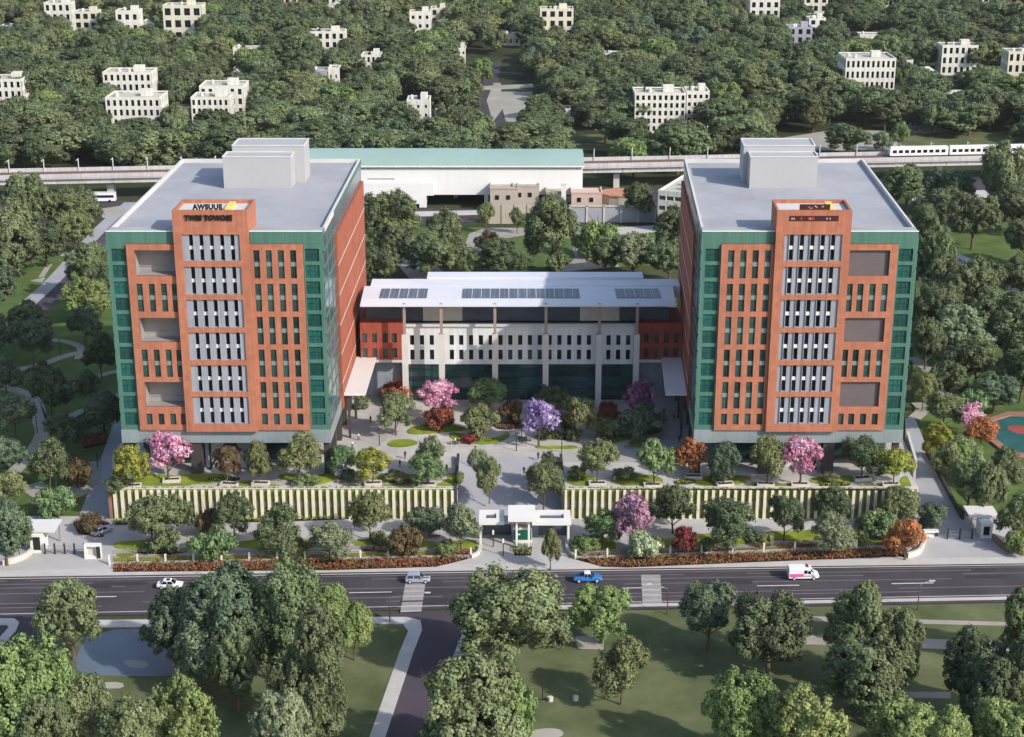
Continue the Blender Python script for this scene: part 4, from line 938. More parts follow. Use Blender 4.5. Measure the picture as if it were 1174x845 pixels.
# ------------------------------------------------------------------ railway viaduct, station, train
vy = lambda x: 582 + .097 * x
def VT(x, w, z): return (x, vy(x) + w, z - 1.6 if z > 5 else z)
root = empty('railway_viaduct', (0, vy(0), 0), 'pale concrete railway viaduct on piers crossing the picture behind the towers', 'viaduct')
mb = MB()
for x0 in range(-290, 310, 30): mb.box(x0 + .1, x0 + 29.9, -4.6, 4.6, 7.6, 9.4, T=VT)
dk = mb.build('deck', M['viaduct_concrete'], root)
mb = MB(); mb.box(-290, 310, -5.6, 5.6, 9.402, 9.9, T=VT); mb.build('deck_slab', M['viaduct_concrete'], root)
mb = MB(); mb.box(-290, 310, -5.7, -5.4, 9.902, 11.3, T=VT); mb.box(-290, 310, 5.4, 5.7, 9.902, 11.3, T=VT); mb.build('parapet', M['viaduct_concrete'], root)
mb = MB(); mb.box(-290, 310, -5.38, 5.38, 9.903, 10.0, T=VT)
tb = mb.build('track_bed', M['track_bed'], root)
mb = MB()
for w in (-3.1, -1.65, 1.65, 3.1): mb.box(-290, 310, w - .06, w + .06, 10.002, 10.16, T=VT)
mb.build('rail', M['metal_rust'], tb)
for x in [-262, -232, -202, -172, -142, -112, 38, 68, 98, 128, 158, 188, 218]:
    mb = MB(); mb.box(x - 1.1, x + 1.1, -1.6, 1.6, -.3, 6.4, T=VT)
    c = [VT(x - 1.1, -1.6, 6.4), VT(x + 1.1, -1.6, 6.4), VT(x + 1.1, 1.6, 6.4), VT(x - 1.1, 1.6, 6.4), VT(x - 1.3, -4.3, 7.59), VT(x + 1.3, -4.3, 7.59), VT(x + 1.3, 4.3, 7.59), VT(x - 1.3, 4.3, 7.59)]
    mb.hexa(c); mb.build('pier', M['viaduct_concrete'], root)
for x in list(range(-250, -90, 12)) + list(range(30, 240, 14)):
    mb = MB(); mb.box(x - .13, x + .13, 5.0, 5.25, 9.95, 14.6, T=VT); mb.box(x - .1, x + .1, 2.6, 4.98, 14.3, 14.5, T=VT); mb.build('catenary_mast', M['off_white'], root)
# train
tr = empty('train', VT(175, 2.4, 10.16), 'white metro train with dark windows standing on the viaduct at right', 'train')
xx = P(1033, 180, 12).x
for k in range(3):
    x0 = xx + k * 22.6; x1 = x0 + 22
    mb = MB(); mb.box(x0, x1, 1.0, 3.7, 10.5, 13.2, T=VT)
    mb.hexa([VT(x0 + .1, 1.05, 13.2), VT(x1 - .1, 1.05, 13.2), VT(x1 - .1, 3.65, 13.2), VT(x0 + .1, 3.65, 13.2), VT(x0 + .3, 1.5, 13.7), VT(x1 - .3, 1.5, 13.7), VT(x1 - .3, 3.2, 13.7), VT(x0 + .3, 3.2, 13.7)])
    car = mb.build('carriage', M['white_paint'], tr)
    for i in range(9):
        mb = MB(); mb.box(x0 + 1 + i * 2.3, x0 + 2.5 + i * 2.3, .94, .997, 11.5, 12.6, T=VT); mb.build('window', M['dark_glass'], car)
    mb = MB(); mb.box(x0 + 1, x1 - 1, 1.3, 3.4, 10.16, 10.49, T=VT); mb.build('bogie', M['metal_dark'], car)
# station
st = empty('railway_station', (-22, 553, 0), 'long white elevated railway station with pale green curved roof', 'station')
sl = .02
def SS(x, w, z): return (x, 553 + sl * (x + 22) * 0 + w, z)
mb = MB(); wall_open(mb, -72, 24.3, 4.2, 13.4, 0, -.5, [(-50, -40.6, 9.4, 9.95)], lambda a, w, z: (a, 553 - w, z)); mb.box(-72, 24.3, 553.52, 571, 4.2, 13.3)
mb.build('concourse', M['station_white'], st)
mb = MB(); mb.box(-60, -29.5, 551.6, 566, 1.3, 4.19); mb.box(-32, -29.5, 551.6, 553.4, 0, 1.29); mb.box(-60, -27, 551.7, 552.9, 4.2, 8.6)
mb.build('entrance_block', M['station_white'], st)
mb = MB()
for x in (-8.9, 8, 22): mb.box(x - .7, x + .7, 553.6, 555, 0, 4.19)
for x in (-20, 0, 15): mb.box(x - .7, x + .7, 566, 568, 0, 4.19)
mb.build('support', M['station_white'], st)
mb = MB(); mb.box(-27, 24, 569, 570, 0, 4.18); mb.build('underpass_wall', M['black_gap'], st)
mb = MB(); mb.box(-72, 24, 553.9, 570.5, 13.41, 14.3); mb.build('clerestory', M['black_gap'], st)
mb = MB()
for i in range(13): mb.box(-72 + i * 8, -71.6 + i * 8, 553.6, 553.88, 13.41, 14.3)
mb.build('clerestory_post', M['station_white'], st)
mb = MB()
seg = 8
prof = [(552.2 + 19.6 * t, 14.35 + 2.3 * math.sin(math.pi * min(1, t * 1.0) * .62)) for t in [i / seg for i in range(seg + 1)]]
for x0, x1, dz in ((-73, -12.02, .25), (-12, 24.9, 0)):
    for (y0, z0), (y1, z1) in zip(prof[:-1], prof[1:]):
        mb.hexa([(x0, y0, z0 - .25 + dz), (x1, y0, z0 - .25 + dz), (x1, y1, z1 - .25 + dz), (x0, y1, z1 - .25 + dz), (x0, y0, z0 + dz), (x1, y0, z0 + dz), (x1, y1, z1 + dz), (x0, y1, z1 + dz)])
sr = mb.build('station_roof', M['station_green'], st)
mb = MB(); mb.box(-73, 24.9, 551.95, 552.18, 14.0, 14.5); mb.build('gutter', M['station_white'], sr)
# compound of terraced beige houses in front of the station
cw = empty('compound_wall', (2, 529, 0), 'high beige panelled wall in front of the terraced roofs by the station', 'wall', 'walls by the station')
mb = MB(); mb.box(-7.5, 18, 529, 529.5, -.2, 6.2); mb.build('wall_panel', M['block_beige'], cw)
mb = MB()
for x in np.arange(-7.5, 18.1, 4.25): mb.box(x - .25, x + .25, 528.75, 528.99, -.2, 6.5)
mb.build('pilaster', M['block_beige'], cw)
cw2 = empty('compound_wall', (31, 531, 0), 'grey framed boundary wall continuing right of the beige panelled wall', 'wall', 'walls by the station')
mb = MB(); mb.box(19, 48, 531, 531.5, -.2, 5.6); mb.build('wall_panel', M['block_grey'], cw2)
mb = MB()
for x in np.arange(19.2, 48.1, 5.7): mb.box(x - .3, x + .3, 530.7, 530.99, -.2, 5.9)
mb.box(19, 48, 530.7, 530.99, 5.2, 5.6); mb.build('pilaster', M['stone_pale'], cw2)
for lab, u0, u1, vt, vb, dp, m, steps in (('flat roofed beige house at the left end of the terraced roofs', 562, 594, 217, 243, 9, 'block_beige', 0), ('stepped beige roof house, tallest of the terraced group', 588, 618, 214, 240, 10, 'block_beige', 1),
                                   ('small beige box house between the taller one and the white chimney', 626, 648, 221, 242, 8, 'block_beige', 0), ('pale flat house right of the white chimney by the station', 655, 690, 222, 243, 9, 'block_pink', 0)):
    a, b = P(u0, vb), P(u1, vb); h = PY(u0, vt, a.y).z
    r = empty('terraced_house', ((a.x + b.x) / 2, a.y, 0), lab, 'house', 'terraced houses by the station')
    mb = MB(); mb.box(a.x, b.x, a.y, a.y + dp, -.2, h); mb.build('wall', M[m], r)
    mb = MB(); mb.box(a.x - .15, b.x + .15, a.y - .15, a.y + .3, h + .003, h + .5); mb.box(a.x - .15, a.x + .3, a.y + .3, a.y + dp, h + .003, h + .5); mb.box(b.x - .3, b.x + .15, a.y + .3, a.y + dp, h + .003, h + .5); rf = mb.build('parapet', M[m], r)
    if steps: mb = MB(); mb.box(a.x + 1, b.x - 3, a.y + 4, a.y + dp, h + .004, h + 2.4); mb.build('upper_room', M['block_pink'], r)
    for t in (.25, .65): put(window_mesh(1.3, 1.5, 'dark'), 'window', r, (a.x + (b.x - a.x) * t, a.y - .1, h * .55))
a = P(646, 243); mb = MB(); mb.box(a.x - .8, a.x + .8, a.y, a.y + 1.6, -.2, 9.5); mb.box(a.x - 1.0, a.x + 1.0, a.y - .2, a.y + 1.8, 9.502, 10); tag(mb.build('chimney_stack', M['white_paint']), 'white square chimney standing between the beige terraced houses', 'chimney')
c = P(714, 236); mb = MB(); mb.prism([(c.x + 8.2 * math.cos(t), c.y + 6 * math.sin(t)) for t in [i * 2 * math.pi / 14 for i in range(14)]], 0, 4.4)
rt = empty('round_terrace', c, 'low round building with orange clay roof below the viaduct piers', 'building')
mb.build('wall', M['block_beige'], rt)
mb = MB(); mb.prism([(c.x + 8.5 * math.cos(t), c.y + 6.3 * math.sin(t)) for t in [i * 2 * math.pi / 14 for i in range(14)]], 4.402, 4.9); mb.build('roof', M['clay_roof'], rt)

# ------------------------------------------------------------------ gatehouse with three white canopies
gz = .1
gh = empty('gatehouse', P(598, 627, gz), 'white gatehouse with three flat canopies and a green board at the street entrance', 'gatehouse')
Yg = P(598, 622, gz).y
gx = lambda u: PY(u, 600, Yg).x
def canopy(u0, u1, vt, vb, z, hole=None):
    a, b = P(u0, vb, z), P(u1, vb, z); yb = P(u0, vt, z).y
    mb = MB()
    if hole:
        h0, h1 = P(hole[0], hole[3], z), P(hole[1], hole[2], z)
        TT = lambda u, w, zz: (u, zz, z + w)
        wall_open(mb, a.x, b.x, a.y, yb, 0, -.7, [(h0.x, h1.x, h0.y, h1.y)], TT); wall_open(mb, a.x + .001, b.x - .001, a.y + .001, yb - .001, -.7, -.701, [(h0.x, h1.x, h0.y, h1.y)], TT)
        o = mb.build('canopy', M['white_paint'], gh)
        mb = MB(); mb.box(h0.x, h1.x, h0.y, h1.y, z - .5, z - .4); mb.build('skylight', M['grey_glass'], o)
    else:
        mb.box(a.x, b.x, a.y, yb, z - .7, z); o = mb.build('canopy', M['white_paint'], gh)
    return a, b, yb
A = canopy(549, 578, 584.5, 598, 5.0, (557, 569, 588, 594)); B = canopy(582.5, 614, 579, 594.5, 6.4); C = canopy(610, 655, 584.5, 598.5, 5.0, (619, 646, 588.5, 594))
mb = MB(); mb.box(A[1].x + .01, C[0].x - .01 , A[0].y + .3, A[2] - 2, 4.35, 4.75); mb.build('link_slab', M['stone_pale'], gh)
for x, y in ((A[0].x + .3, A[0].y + .4), (C[1].x - .5, C[0].y + .4), (B[0].x + 1.6, B[0].y + 1.0), (B[1].x - 1.2, B[0].y + 1.0), (C[1].x - .5, C[2] - .8), (A[0].x + .3, A[2] - .8)):
    mb = MB(); mb.box(x - .2, x + .2, y - .2, y + .2, gz, 4.29 if abs(x - (B[0].x + B[1].x) / 2) > 3 else 5.69); mb.build('post', M['white_paint'], gh)
mb = MB(); mb.box(gx(553) , gx(586), Yg + 3.4, Yg + 3.5, gz, 3.0); mb.box(gx(618), gx(651), Yg + 3.4, Yg + 3.5, gz, 3.6); mb.build('glass_screen', M['grey_glass'], gh)
mb = MB(); mb.box(gx(588.5), gx(609.5), Yg + 1.2, Yg + 5, gz, 3.9); mb.build('guard_room', M['stone_pale'], gh)
mb = MB(); mb.box(gx(588), gx(610), Yg - .1, Yg + 1.1, gz, 2.9); bd = mb.build('board_plinth', M['white_paint'], gh)
mb = MB(); mb.box(gx(588.6), gx(609.4), Yg - .18, Yg - .103, .75, 2.7); bo = mb.build('green_board', M['board_green'], bd)
mb = MB(); mb.box(gx(592), gx(596.5), Yg - .22, Yg - .183, 1.7, 2.0); mb.build('board_mark', M['white_paint'], bd)
mb = MB(); mb.box(gx(588), gx(610), Yg - .2, Yg + 1.2, 2.903, 3.2); mb.build('board_cap', M['white_paint'], bd)
def barrier(u, v, lab):
    p = P(u, v, gz); r = empty('gate_post', p, lab, 'post', 'posts at the gatehouse lanes')
    mb = MB(); mb.tube([p, p + Vector((0, 0, 3.2))], [.1, .1], 6); mb.build('pole', M['metal_dark'], r)
    mb = MB(); mb.box(p.x - .16, p.x + .16, p.y - .2, p.y + .05, gz + 2.6, gz + 3.4); mb.build('reader', M['white_paint'], r)
barrier(565.5, 627, 'dark pole with white head in the entry lane, left one of two'); barrier(577, 637, 'dark pole with white head nearer the road, right one of two')
# kiosks and gates at both driveways
def kiosk(u0, u1, vt, vb, ru0, ru1, rv0, rv1, lab):
    a, b = P(u0, vb, gz), P(u1, vb, gz); h = PY(u0, vt, a.y).z
    r = empty('guard_kiosk', ((a.x + b.x) / 2, a.y, gz), lab, 'kiosk')
    T = lambda x, w, z: (x, a.y - w, z)
    mb = MB(); wall_open(mb, a.x, b.x, gz, h, 0, -.3, [(a.x + .45, b.x - .45, gz + .5, h - .5)], T); mb.box(a.x, b.x, a.y + .31, a.y + 3.4, gz, h - .01); mb.build('frame', M['white_paint'], r)
    mb = MB(); mb.box(a.x + .45, b.x - .45, a.y + .2, a.y + .3, gz + .5, h - .5); mb.build('glass', M['dark_glass'], r)
    q0, q1 = P(ru0, rv1, h + .5), P(ru1, rv1, h + .5); yb = P(ru0, rv0, h + .5).y
    mb = MB(); mb.box(q0.x, q1.x, q0.y, yb, h + .2, h + .55); mb.build('roof', M['canopy_white'], r)
    mb = MB()
    for x, y in ((q0.x + .5, yb - .5), (q1.x - .5, yb - .5), (q0.x + .5, q0.y + .4)): mb.box(x - .12, x + .12, y - .12, y + .12, gz, h + .19)
    mb.build('post', M['metal_grey'], r)
kiosk(35.5, 50, 613, 634, 27, 62, 595.5, 609, 'white framed guard kiosk with flat white roof at the left driveway')
kiosk(1124, 1137, 601, 617, 1112, 1146, 580, 592, 'white framed guard kiosk with flat white roof at the right driveway')
def gate(u0, u1, v, n, lab, h=1.6):
    a, b = P(u0, v, gz), P(u1, v, gz); r = empty('sliding_gate', (a + b) / 2, lab, 'gate')
    for i in range(n):
        p = a.lerp(b, i / (n - 1)); mb = MB(); mb.box(p.x - .13, p.x + .13, p.y - .13, p.y + .13, gz, gz + h + .5); mb.build('post', M['metal_dark'], r)
    mb = MB()
    for z in (.25, h * .55, h): mb.box(a.x, b.x, a.y - .04, a.y + .04, gz + z, gz + z + .07)
    for x in np.arange(a.x, b.x, .35): mb.box(x, x + .04, a.y - .03, a.y + .03, gz + .3, gz + h)
    mb.build('railing', M['metal_grey'], r)
gate(52, 97, 635, 5, 'grey railing gate across the left driveway'); gate(1086, 1114, 618, 3, 'grey railing gate across the right driveway')
def gatewall(u0, u1, vt, vb, lab, plate=False):
    a, b = P(u0, vb, gz), P(u1, vb, gz); h = PY(u0, vt, a.y).z; r = empty('entrance_wall', ((a.x + b.x) / 2, a.y, gz), lab, 'wall')
    mb = MB(); wall_open(mb, a.x, b.x, gz, h, 0, -.6, [(a.x + .5, b.x - .9, gz + .5, h - .4)], lambda x, w, z: (x, a.y - w, z)); mb.box(a.x, b.x, a.y + .61, a.y + 1.0, gz, h); mb.build('wall_frame', M['white_paint'], r)
    mb = MB(); mb.box(a.x + .5, b.x - .9, a.y + .5, a.y + .6, gz + .5, h - .4); mb.build('inset', M['stone_pale'], r)
    mb = MB(); mb.box(b.x - .75, b.x - .05, a.y - .12, a.y - .003, gz + .2, h - .3); mb.build('sign_plate', M['metal_dark'], r)
gatewall(97, 116, 625, 641, 'white entrance wall with dark plate right of the left driveway gate'); gatewall(1059, 1076, 609, 616, 'low white entrance wall left of the right driveway gate')
def roundwall(pts, lab, h=1.1, m='stone_pale'):
    p = strip(pts, .5, gz); mb = MB(); mb.prism(p, gz, gz + h); tag(mb.build('kerb_wall', M[m]), lab, 'wall')
roundwall([(3, 648), (18, 645), (30, 640), (36, 635)], 'curved white low wall left of the left driveway')
roundwall([(1040, 640), (1054, 636), (1059, 626), (1060, 618)], 'curved pale low wall left of the right driveway mouth')
roundwall([(1138, 618), (1148, 628), (1160, 634), (1180, 637)], 'curved stone low wall right of the right kiosk', m='brown_stone')
roundwall([(540, 640), (549, 636), (551, 628)], 'short curved pale wall left of the gatehouse', h=.7)
roundwall([(649, 620), (650, 632), (660, 641)], 'short curved pale wall right of the gatehouse', h=.7)
roundwall([(133, 560), (146, 540), (156, 530)], 'pale parapet climbing along the left driveway', h=7.0)
roundwall([(1047, 562), (1042, 545), (1038, 530)], 'pale parapet along the right driveway beside the deck lawn', h=6.8)
roundwall([(1062, 520), (1080, 552), (1096, 584), (1104, 596)], 'dark low wall along the outer side of the right driveway', h=1.0, m='dark_stone')
# front fence: posts with a pale rail
def fence(u0, v0, u1, v1, n, lab):
    a, b = P(u0, v0, gz), P(u1, v1, gz); r = empty('front_fence', (a + b) / 2, lab, 'fence', 'front fences along the street')
    d = (b - a)
    for i in range(n):
        p = a + d * i / (n - 1); mb = MB(); mb.box(p.x - .16, p.x + .16, p.y - .16, p.y + .16, gz, gz + 1.9); mb.build('post', M['white_paint'], r)
    n2 = Vector((-d.y, d.x, 0)).normalized() * .08
    mb = MB()
    for z0, z1 in ((.1, .55),):
        mb.hexa([a - n2 + Vector((0, 0, z0)), b - n2 + Vector((0, 0, z0)), b + n2 + Vector((0, 0, z0)), a + n2 + Vector((0, 0, z0)), a - n2 + Vector((0, 0, z1)), b - n2 + Vector((0, 0, z1)), b + n2 + Vector((0, 0, z1)), a + n2 + Vector((0, 0, z1))])
    mb.build('kerb_rail', M['concrete'], r)
    mb = MB()
    for i in range(int(d.length / .5)):
        p = a + d * (i + .5) / int(d.length / .5); mb.box(p.x - .02, p.x + .02, p.y - .02, p.y + .02, gz + .55, gz + 1.6)
    for z in (1.1, 1.6): mb.hexa([a - n2 * .4 + Vector((0, 0, z)), b - n2 * .4 + Vector((0, 0, z)), b + n2 * .4 + Vector((0, 0, z)), a + n2 * .4 + Vector((0, 0, z)), a - n2 * .4 + Vector((0, 0, z + .05)), b - n2 * .4 + Vector((0, 0, z + .05)), b + n2 * .4 + Vector((0, 0, z + .05)), a + n2 * .4 + Vector((0, 0, z + .05))])
    mb.build('railing', M['metal_rust'], r)
fence(126, 647.5, 540, 639, 14, 'low fence with white posts and thin rails behind the red bed, left of the gatehouse')
fence(660, 641, 1052, 627, 12, 'low fence with white posts and thin rails behind the red bed, right of the gatehouse')
# ground-cover beds
def bed(name, poly, z, h, dens, leaf, m, size=.4, seed=1):
    g = np.random.default_rng(seed); P2 = np.array(poly); mn, mx = P2.min(0), P2.max(0)
    n = int((mx[0] - mn[0]) * (mx[1] - mn[1]) * dens); pts = g.uniform(mn, mx, (n, 2))
    ins = np.zeros(n, bool); j = len(P2) - 1
    for i in range(len(P2)):
        xi, yi = P2[i]; xj, yj = P2[j]
        ins ^= ((yi > pts[:, 1]) != (yj > pts[:, 1])) & (pts[:, 0] < (xj - xi) * (pts[:, 1] - yi) / (yj - yi + 1e-9) + xi); j = i
    pts = pts[ins]; n = len(pts)
    lump = .5 + .5 * np.sin(pts[:, 0] * 1.3) * np.sin(pts[:, 1] * 1.9 + pts[:, 0] * .35)
    p = np.column_stack([pts, z + h * g.uniform(.15, 1, n) * (.55 + .45 * lump)])
    nr = g.normal(size=(n, 3)) * .6 + [0, -.3, .8]; nr /= np.linalg.norm(nr, axis=1)[:, None]
    a = np.cross(nr, g.normal(size=(n, 3))); a /= np.linalg.norm(a, axis=1)[:, None]; b = np.cross(nr, a)
    s = size * g.uniform(.6, 1.3, (n, 1))
    v = np.stack([p - a * s * .5, p + b * s * .35, p + a * s * .5, p - b * s * .35], 1).reshape(-1, 3)
    me = bpy.data.meshes.new(name); me.from_pydata(v.tolist(), [], [tuple(range(4 * i, 4 * i + 4)) for i in range(n)])
    at = me.attributes.new('tint', 'FLOAT', 'FACE'); at.data.foreach_set('value', np.clip(lump * .5 + g.uniform(0, .6, n), 0, 1).astype(np.float32))
    me.materials.append(M[leaf]); o = bpy.data.objects.new(name, me); COL.objects.link(o); o['kind'] = 'stuff'
    slab('bed_soil', [poly], z - .1, z + .08, M['soil'])
    return o
bed('flower_bed_foliage', ppoly([(130, 656), (130, 648), (380, 642), (500, 640.5), (512, 636), (540, 634), (536, 641), (500, 650), (380, 654)], gz), gz, .9, 16, 'ground_cover_red', None, .42, 1)
bed('flower_bed_foliage', ppoly([(655, 640), (700, 641), (800, 637), (1040, 629), (1040, 638), (860, 645), (720, 651), (690, 650)], gz), gz, .9, 16, 'ground_cover_red', None, .42, 2)
bed('hedge_foliage', ppoly([(130, 598), (330, 594), (530, 586), (530, 590), (330, 598), (132, 602)], gz), gz, .9, 12, 'ground_cover_green', None, .45, 3)
bed('hedge_foliage', ppoly([(650, 589), (1040, 584), (1042, 587), (650, 592)], gz), gz, 1.1, 12, 'ground_cover_green', None, .45, 4)
bed('hedge_foliage', ppoly([(588, 627), (610, 627), (609, 637), (590, 637)], gz), gz, 1.3, 16, 'leaf_mid', None, .4, 5)
bed('hedge_foliage', ppoly([(133, 559.5), (525, 559.5), (525, 560.5), (133, 560.5)], 6.2), 6.2, .5, 16, 'ground_cover_green', None, .4, 6)
bed('hedge_foliage', ppoly([(652, 559.5), (1040, 561), (1040, 562), (652, 560.5)], 6.2), 6.2, .5, 16, 'ground_cover_green', None, .4, 7)
bed('courtyard_foliage', ppoly([(470, 493), (494, 486), (520, 488), (538, 493), (510, 495)], 6, 1), 6.05, .8, 12, 'ground_cover_green', None, .4, 8)
bed('courtyard_foliage', ppoly([(520, 499), (545, 504), (572, 504), (582, 498), (580, 505), (555, 509), (532, 506)], 6, 1), 6.05, .7, 12, 'ground_cover_green', None, .4, 9)
bed('courtyard_foliage', ppoly([(684, 502), (694, 494), (722, 490), (752, 492), (736, 500), (700, 508)], 6, 1), 6.05, 1.0, 12, 'leaf_dark', None, .45, 10)
bed('garden_foliage', ppoly([(84, 600), (100, 592), (126, 600), (118, 616), (90, 612)], gz), gz, 1.0, 12, 'ground_cover_red', None, .45, 11)
bed('garden_foliage', ppoly([(92, 500), (122, 494), (122, 508), (96, 514)], gz), gz, .8, 12, 'ground_cover_red', None, .45, 12)
for sd, (poly, z_, h_, lf_) in enumerate((
    ([(140, 633), (165, 629), (215, 629), (222, 633), (180, 636)], gz, .7, 'ground_cover_green'), ([(285, 631), (330, 628), (345, 632), (300, 636)], gz, .7, 'ground_cover_green'), ([(405, 631), (440, 627), (470, 629), (440, 634)], gz, .8, 'ground_cover_red'), ([(515, 634), (530, 630), (546, 630), (542, 637)], gz, .8, 'ground_cover_red'),
    ([(668, 637), (690, 633), (712, 636), (690, 639)], gz, .7, 'ground_cover_green'), ([(760, 634), (800, 630), (830, 631), (790, 635)], gz, .7, 'ground_cover_green'), ([(880, 626), (925, 622), (960, 624), (920, 628)], gz, .7, 'ground_cover_red'), ([(985, 630), (1010, 622), (1040, 620), (1044, 626)], gz, .8, 'ground_cover_green'),
    ([(232, 549), (262, 546), (280, 549), (255, 553)], 6.1, .5, 'ground_cover_green'), ([(440, 552), (470, 549), (490, 552), (465, 556)], 6.1, .5, 'ground_cover_red'), ([(770, 552), (792, 549), (800, 553), (780, 556)], 6.1, .5, 'ground_cover_green'), ([(935, 556), (960, 552), (980, 555), (955, 559)], 6.1, .5, 'ground_cover_green'),
    ([(560, 486), (596, 482), (604, 490), (575, 494)], 6.0, .7, 'leaf_brown'), ([(620, 500), (655, 497), (668, 501), (640, 505)], 6.1, .7, 'leaf_mid'), ([(440, 478), (462, 474), (476, 480), (455, 484)], 6.0, .6, 'leaf_mid'), ([(664, 520), (690, 516), (700, 522), (680, 526)], 6.0, .5, 'leaf_olive'),
    ([(20, 470), (40, 462), (44, 474), (30, 482)], .05, .7, 'leaf_dark'), ([(60, 440), (96, 434), (104, 446), (76, 452)], .05, .7, 'leaf_teal'))):
    bed('low_planting', ppoly(poly, z_, 1), z_, h_, 12, lf_, None, .4, 40 + sd)
# ------------------------------------------------------------------ vehicles (built facing +x, z = 0 on the road)
def loft(mb, secs, mi=0):   # list of closed rings
    n = len(secs[0]); base = len(mb.v)
    for s in secs: mb.v += [tuple(p) for p in s]
    for i in range(len(secs) - 1):
        for k in range(n):
            mb.f.append((base + i * n + k, base + i * n + (k + 1) % n, base + (i + 1) * n + (k + 1) % n, base + (i + 1) * n + k)); mb.m.append(mi)
    mb.f.append(tuple(base + k for k in reversed(range(n)))); mb.m.append(mi)
    mb.f.append(tuple(base + (len(secs) - 1) * n + k for k in range(n))); mb.m.append(mi)
def ring(x, hw, z0, z1, r=.14):
    return [(x, -hw + r, z0), (x, hw - r, z0), (x, hw, z0 + r), (x, hw, z1 - r), (x, hw - r * 1.2, z1), (x, -hw + r * 1.2, z1), (x, -hw, z1 - r), (x, -hw, z0 + r)]
def vehicle(name, loc, rz, lab, cat, body, cabin, paint, wheels=(-1.35, 1.4), wr=.34, hw=.9, roofm=None, extra=None, glassm='car_glass'):
    r = empty(name, loc, lab, cat, None, rz)
    def b(mb, nm, m, par=r):
        me = mb.mesh(nm, [M[x] for x in (m if isinstance(m, (list, tuple)) else [m])])
        o = bpy.data.objects.new(nm, me); COL.objects.link(o); o.parent = par; return o
    mb = MB(); loft(mb, [ring(x, w, z0, z1) for x, w, z0, z1 in body]); bo = b(mb, 'body', paint)
    for q in bo.data.polygons: q.use_smooth = False
    # glasshouse: belt ring to roof ring
    (bx0, bx1, bw, bz), (tx0, tx1, tw, tz) = cabin
    mb = MB(); mb.hexa([(bx0, -bw, bz), (bx1, -bw, bz), (bx1, bw, bz), (bx0, bw, bz), (tx0, -tw, tz), (tx1, -tw, tz), (tx1, tw, tz), (tx0, tw, tz)]); gh_ = b(mb, 'glasshouse', glassm)
    mb = MB(); loft(mb, [ring(tx0 - .06, tw * .93, tz - .02, tz + .06, .03), ring(tx0 + .15, tw + .03, tz - .03, tz + .1, .04), ring(tx1 - .2, tw + .03, tz - .03, tz + .1, .04), ring(tx1 + .06, tw * .93, tz - .02, tz + .05, .03)]); b(mb, 'roof', roofm or paint)
    mb = MB()
    for sgn in (-1, 1):
        mm = (tx0 + tx1) / 2
        for xb_, xt in ((bx0, tx0), (mm, mm), (bx1, tx1)):
            mb.hexa([(xb_ - .07, sgn * (bw + .012) - .02, bz), (xb_ + .07, sgn * (bw + .012) - .02, bz), (xb_ + .07, sgn * (bw + .012) + .02, bz), (xb_ - .07, sgn * (bw + .012) + .02, bz),
                     (xt - .05, sgn * (tw + .012) - .02, tz), (xt + .05, sgn * (tw + .012) - .02, tz), (xt + .05, sgn * (tw + .012) + .02, tz), (xt - .05, sgn * (tw + .012) + .02, tz)])
    b(mb, 'window_frame', paint)
    for x in wheels:
        for sgn in (-1, 1):
            mb = MB(); mb.tube([(x, sgn * (hw - .2), wr), (x, sgn * (hw + .03), wr)], [wr, wr], 14); w = b(mb, 'wheel', 'tyre')
            mb = MB(); mb.tube([(x, sgn * (hw + .031), wr), (x, sgn * (hw + .05), wr)], [wr * .62, wr * .55], 10); b(mb, 'rim', 'rim', w)
    xf = max(q[0] for q in body); xr = min(q[0] for q in body)
    for sgn in (-1, 1):
        mb = MB(); mb.box(xf - .12, xf + .02, sgn * hw * .7 - .16, sgn * hw * .7 + .16, .55, .72); b(mb, 'headlight', 'lamp_clear')
        mb = MB(); mb.box(xr - .02, xr + .12, sgn * hw * .7 - .14, sgn * hw * .7 + .14, .6, .8); b(mb, 'tail_light', 'lamp_red')
        mb = MB(); mb.box(bx1 - .45, bx1 - .25, sgn * (hw + .08) - .09, sgn * (hw + .08) + .09, bz - .02, bz + .15); b(mb, 'mirror', paint)
    if extra: extra(b, r)
    return r
sedan = [(-2.25, .68, .42, .78), (-2.15, .8, .28, .86), (-1.6, .88, .2, .92), (-.6, .9, .2, .93), (.6, .9, .2, .92), (1.1, .89, .2, .9), (1.8, .85, .22, .8), (2.15, .76, .3, .68), (2.25, .62, .4, .6)]
vehicle('sedan_car', P(195, 673, .02), 0.03, 'white saloon car with dark sunroof on the road below the left flower bed', 'car', sedan, ((-1.75, 1.05, .8, .9), (-1.05, .3, .62, 1.38)), 'car_white',
        extra=lambda b, r: b((lambda m: (m.box(-.55, .1, -.4, .4, 1.485, 1.50), m)[1])(MB()), 'sunroof', 'car_glass'))
suv = [(-2.2, .72, .45, .95), (-2.1, .84, .3, 1.02), (-1.4, .9, .25, 1.04), (.5, .92, .25, 1.04), (1.1, .91, .25, 1.02), (1.9, .86, .28, .92), (2.2, .74, .4, .78)]
vehicle('suv_car', P(479, 667, .02), 0.02, 'silver blue car with dark stripes driving over the left crossing', 'car', suv, ((-2.0, 1.0, .84, 1.02), (-1.75, .35, .68, 1.58)), 'car_silver', wr=.36, hw=.92,
        extra=lambda b, r: b((lambda m: (m.box(.95, 2.0, -.5, -.3, 1.03, 1.05), m.box(.95, 2.0, .3, .5, 1.03, 1.05), m)[2])(MB()), 'bonnet_stripe', 'car_glass'))
pick = [(-2.5, .78, .5, 1.0), (-2.45, .88, .38, 1.06), (-1.9, .92, .32, 1.06), (-.6, .93, .32, 1.06), (.5, .93, .32, 1.08), (1.1, .92, .32, 1.06), (2.1, .9, .34, .98), (2.45, .82, .42, .86), (2.52, .7, .5, .78)]
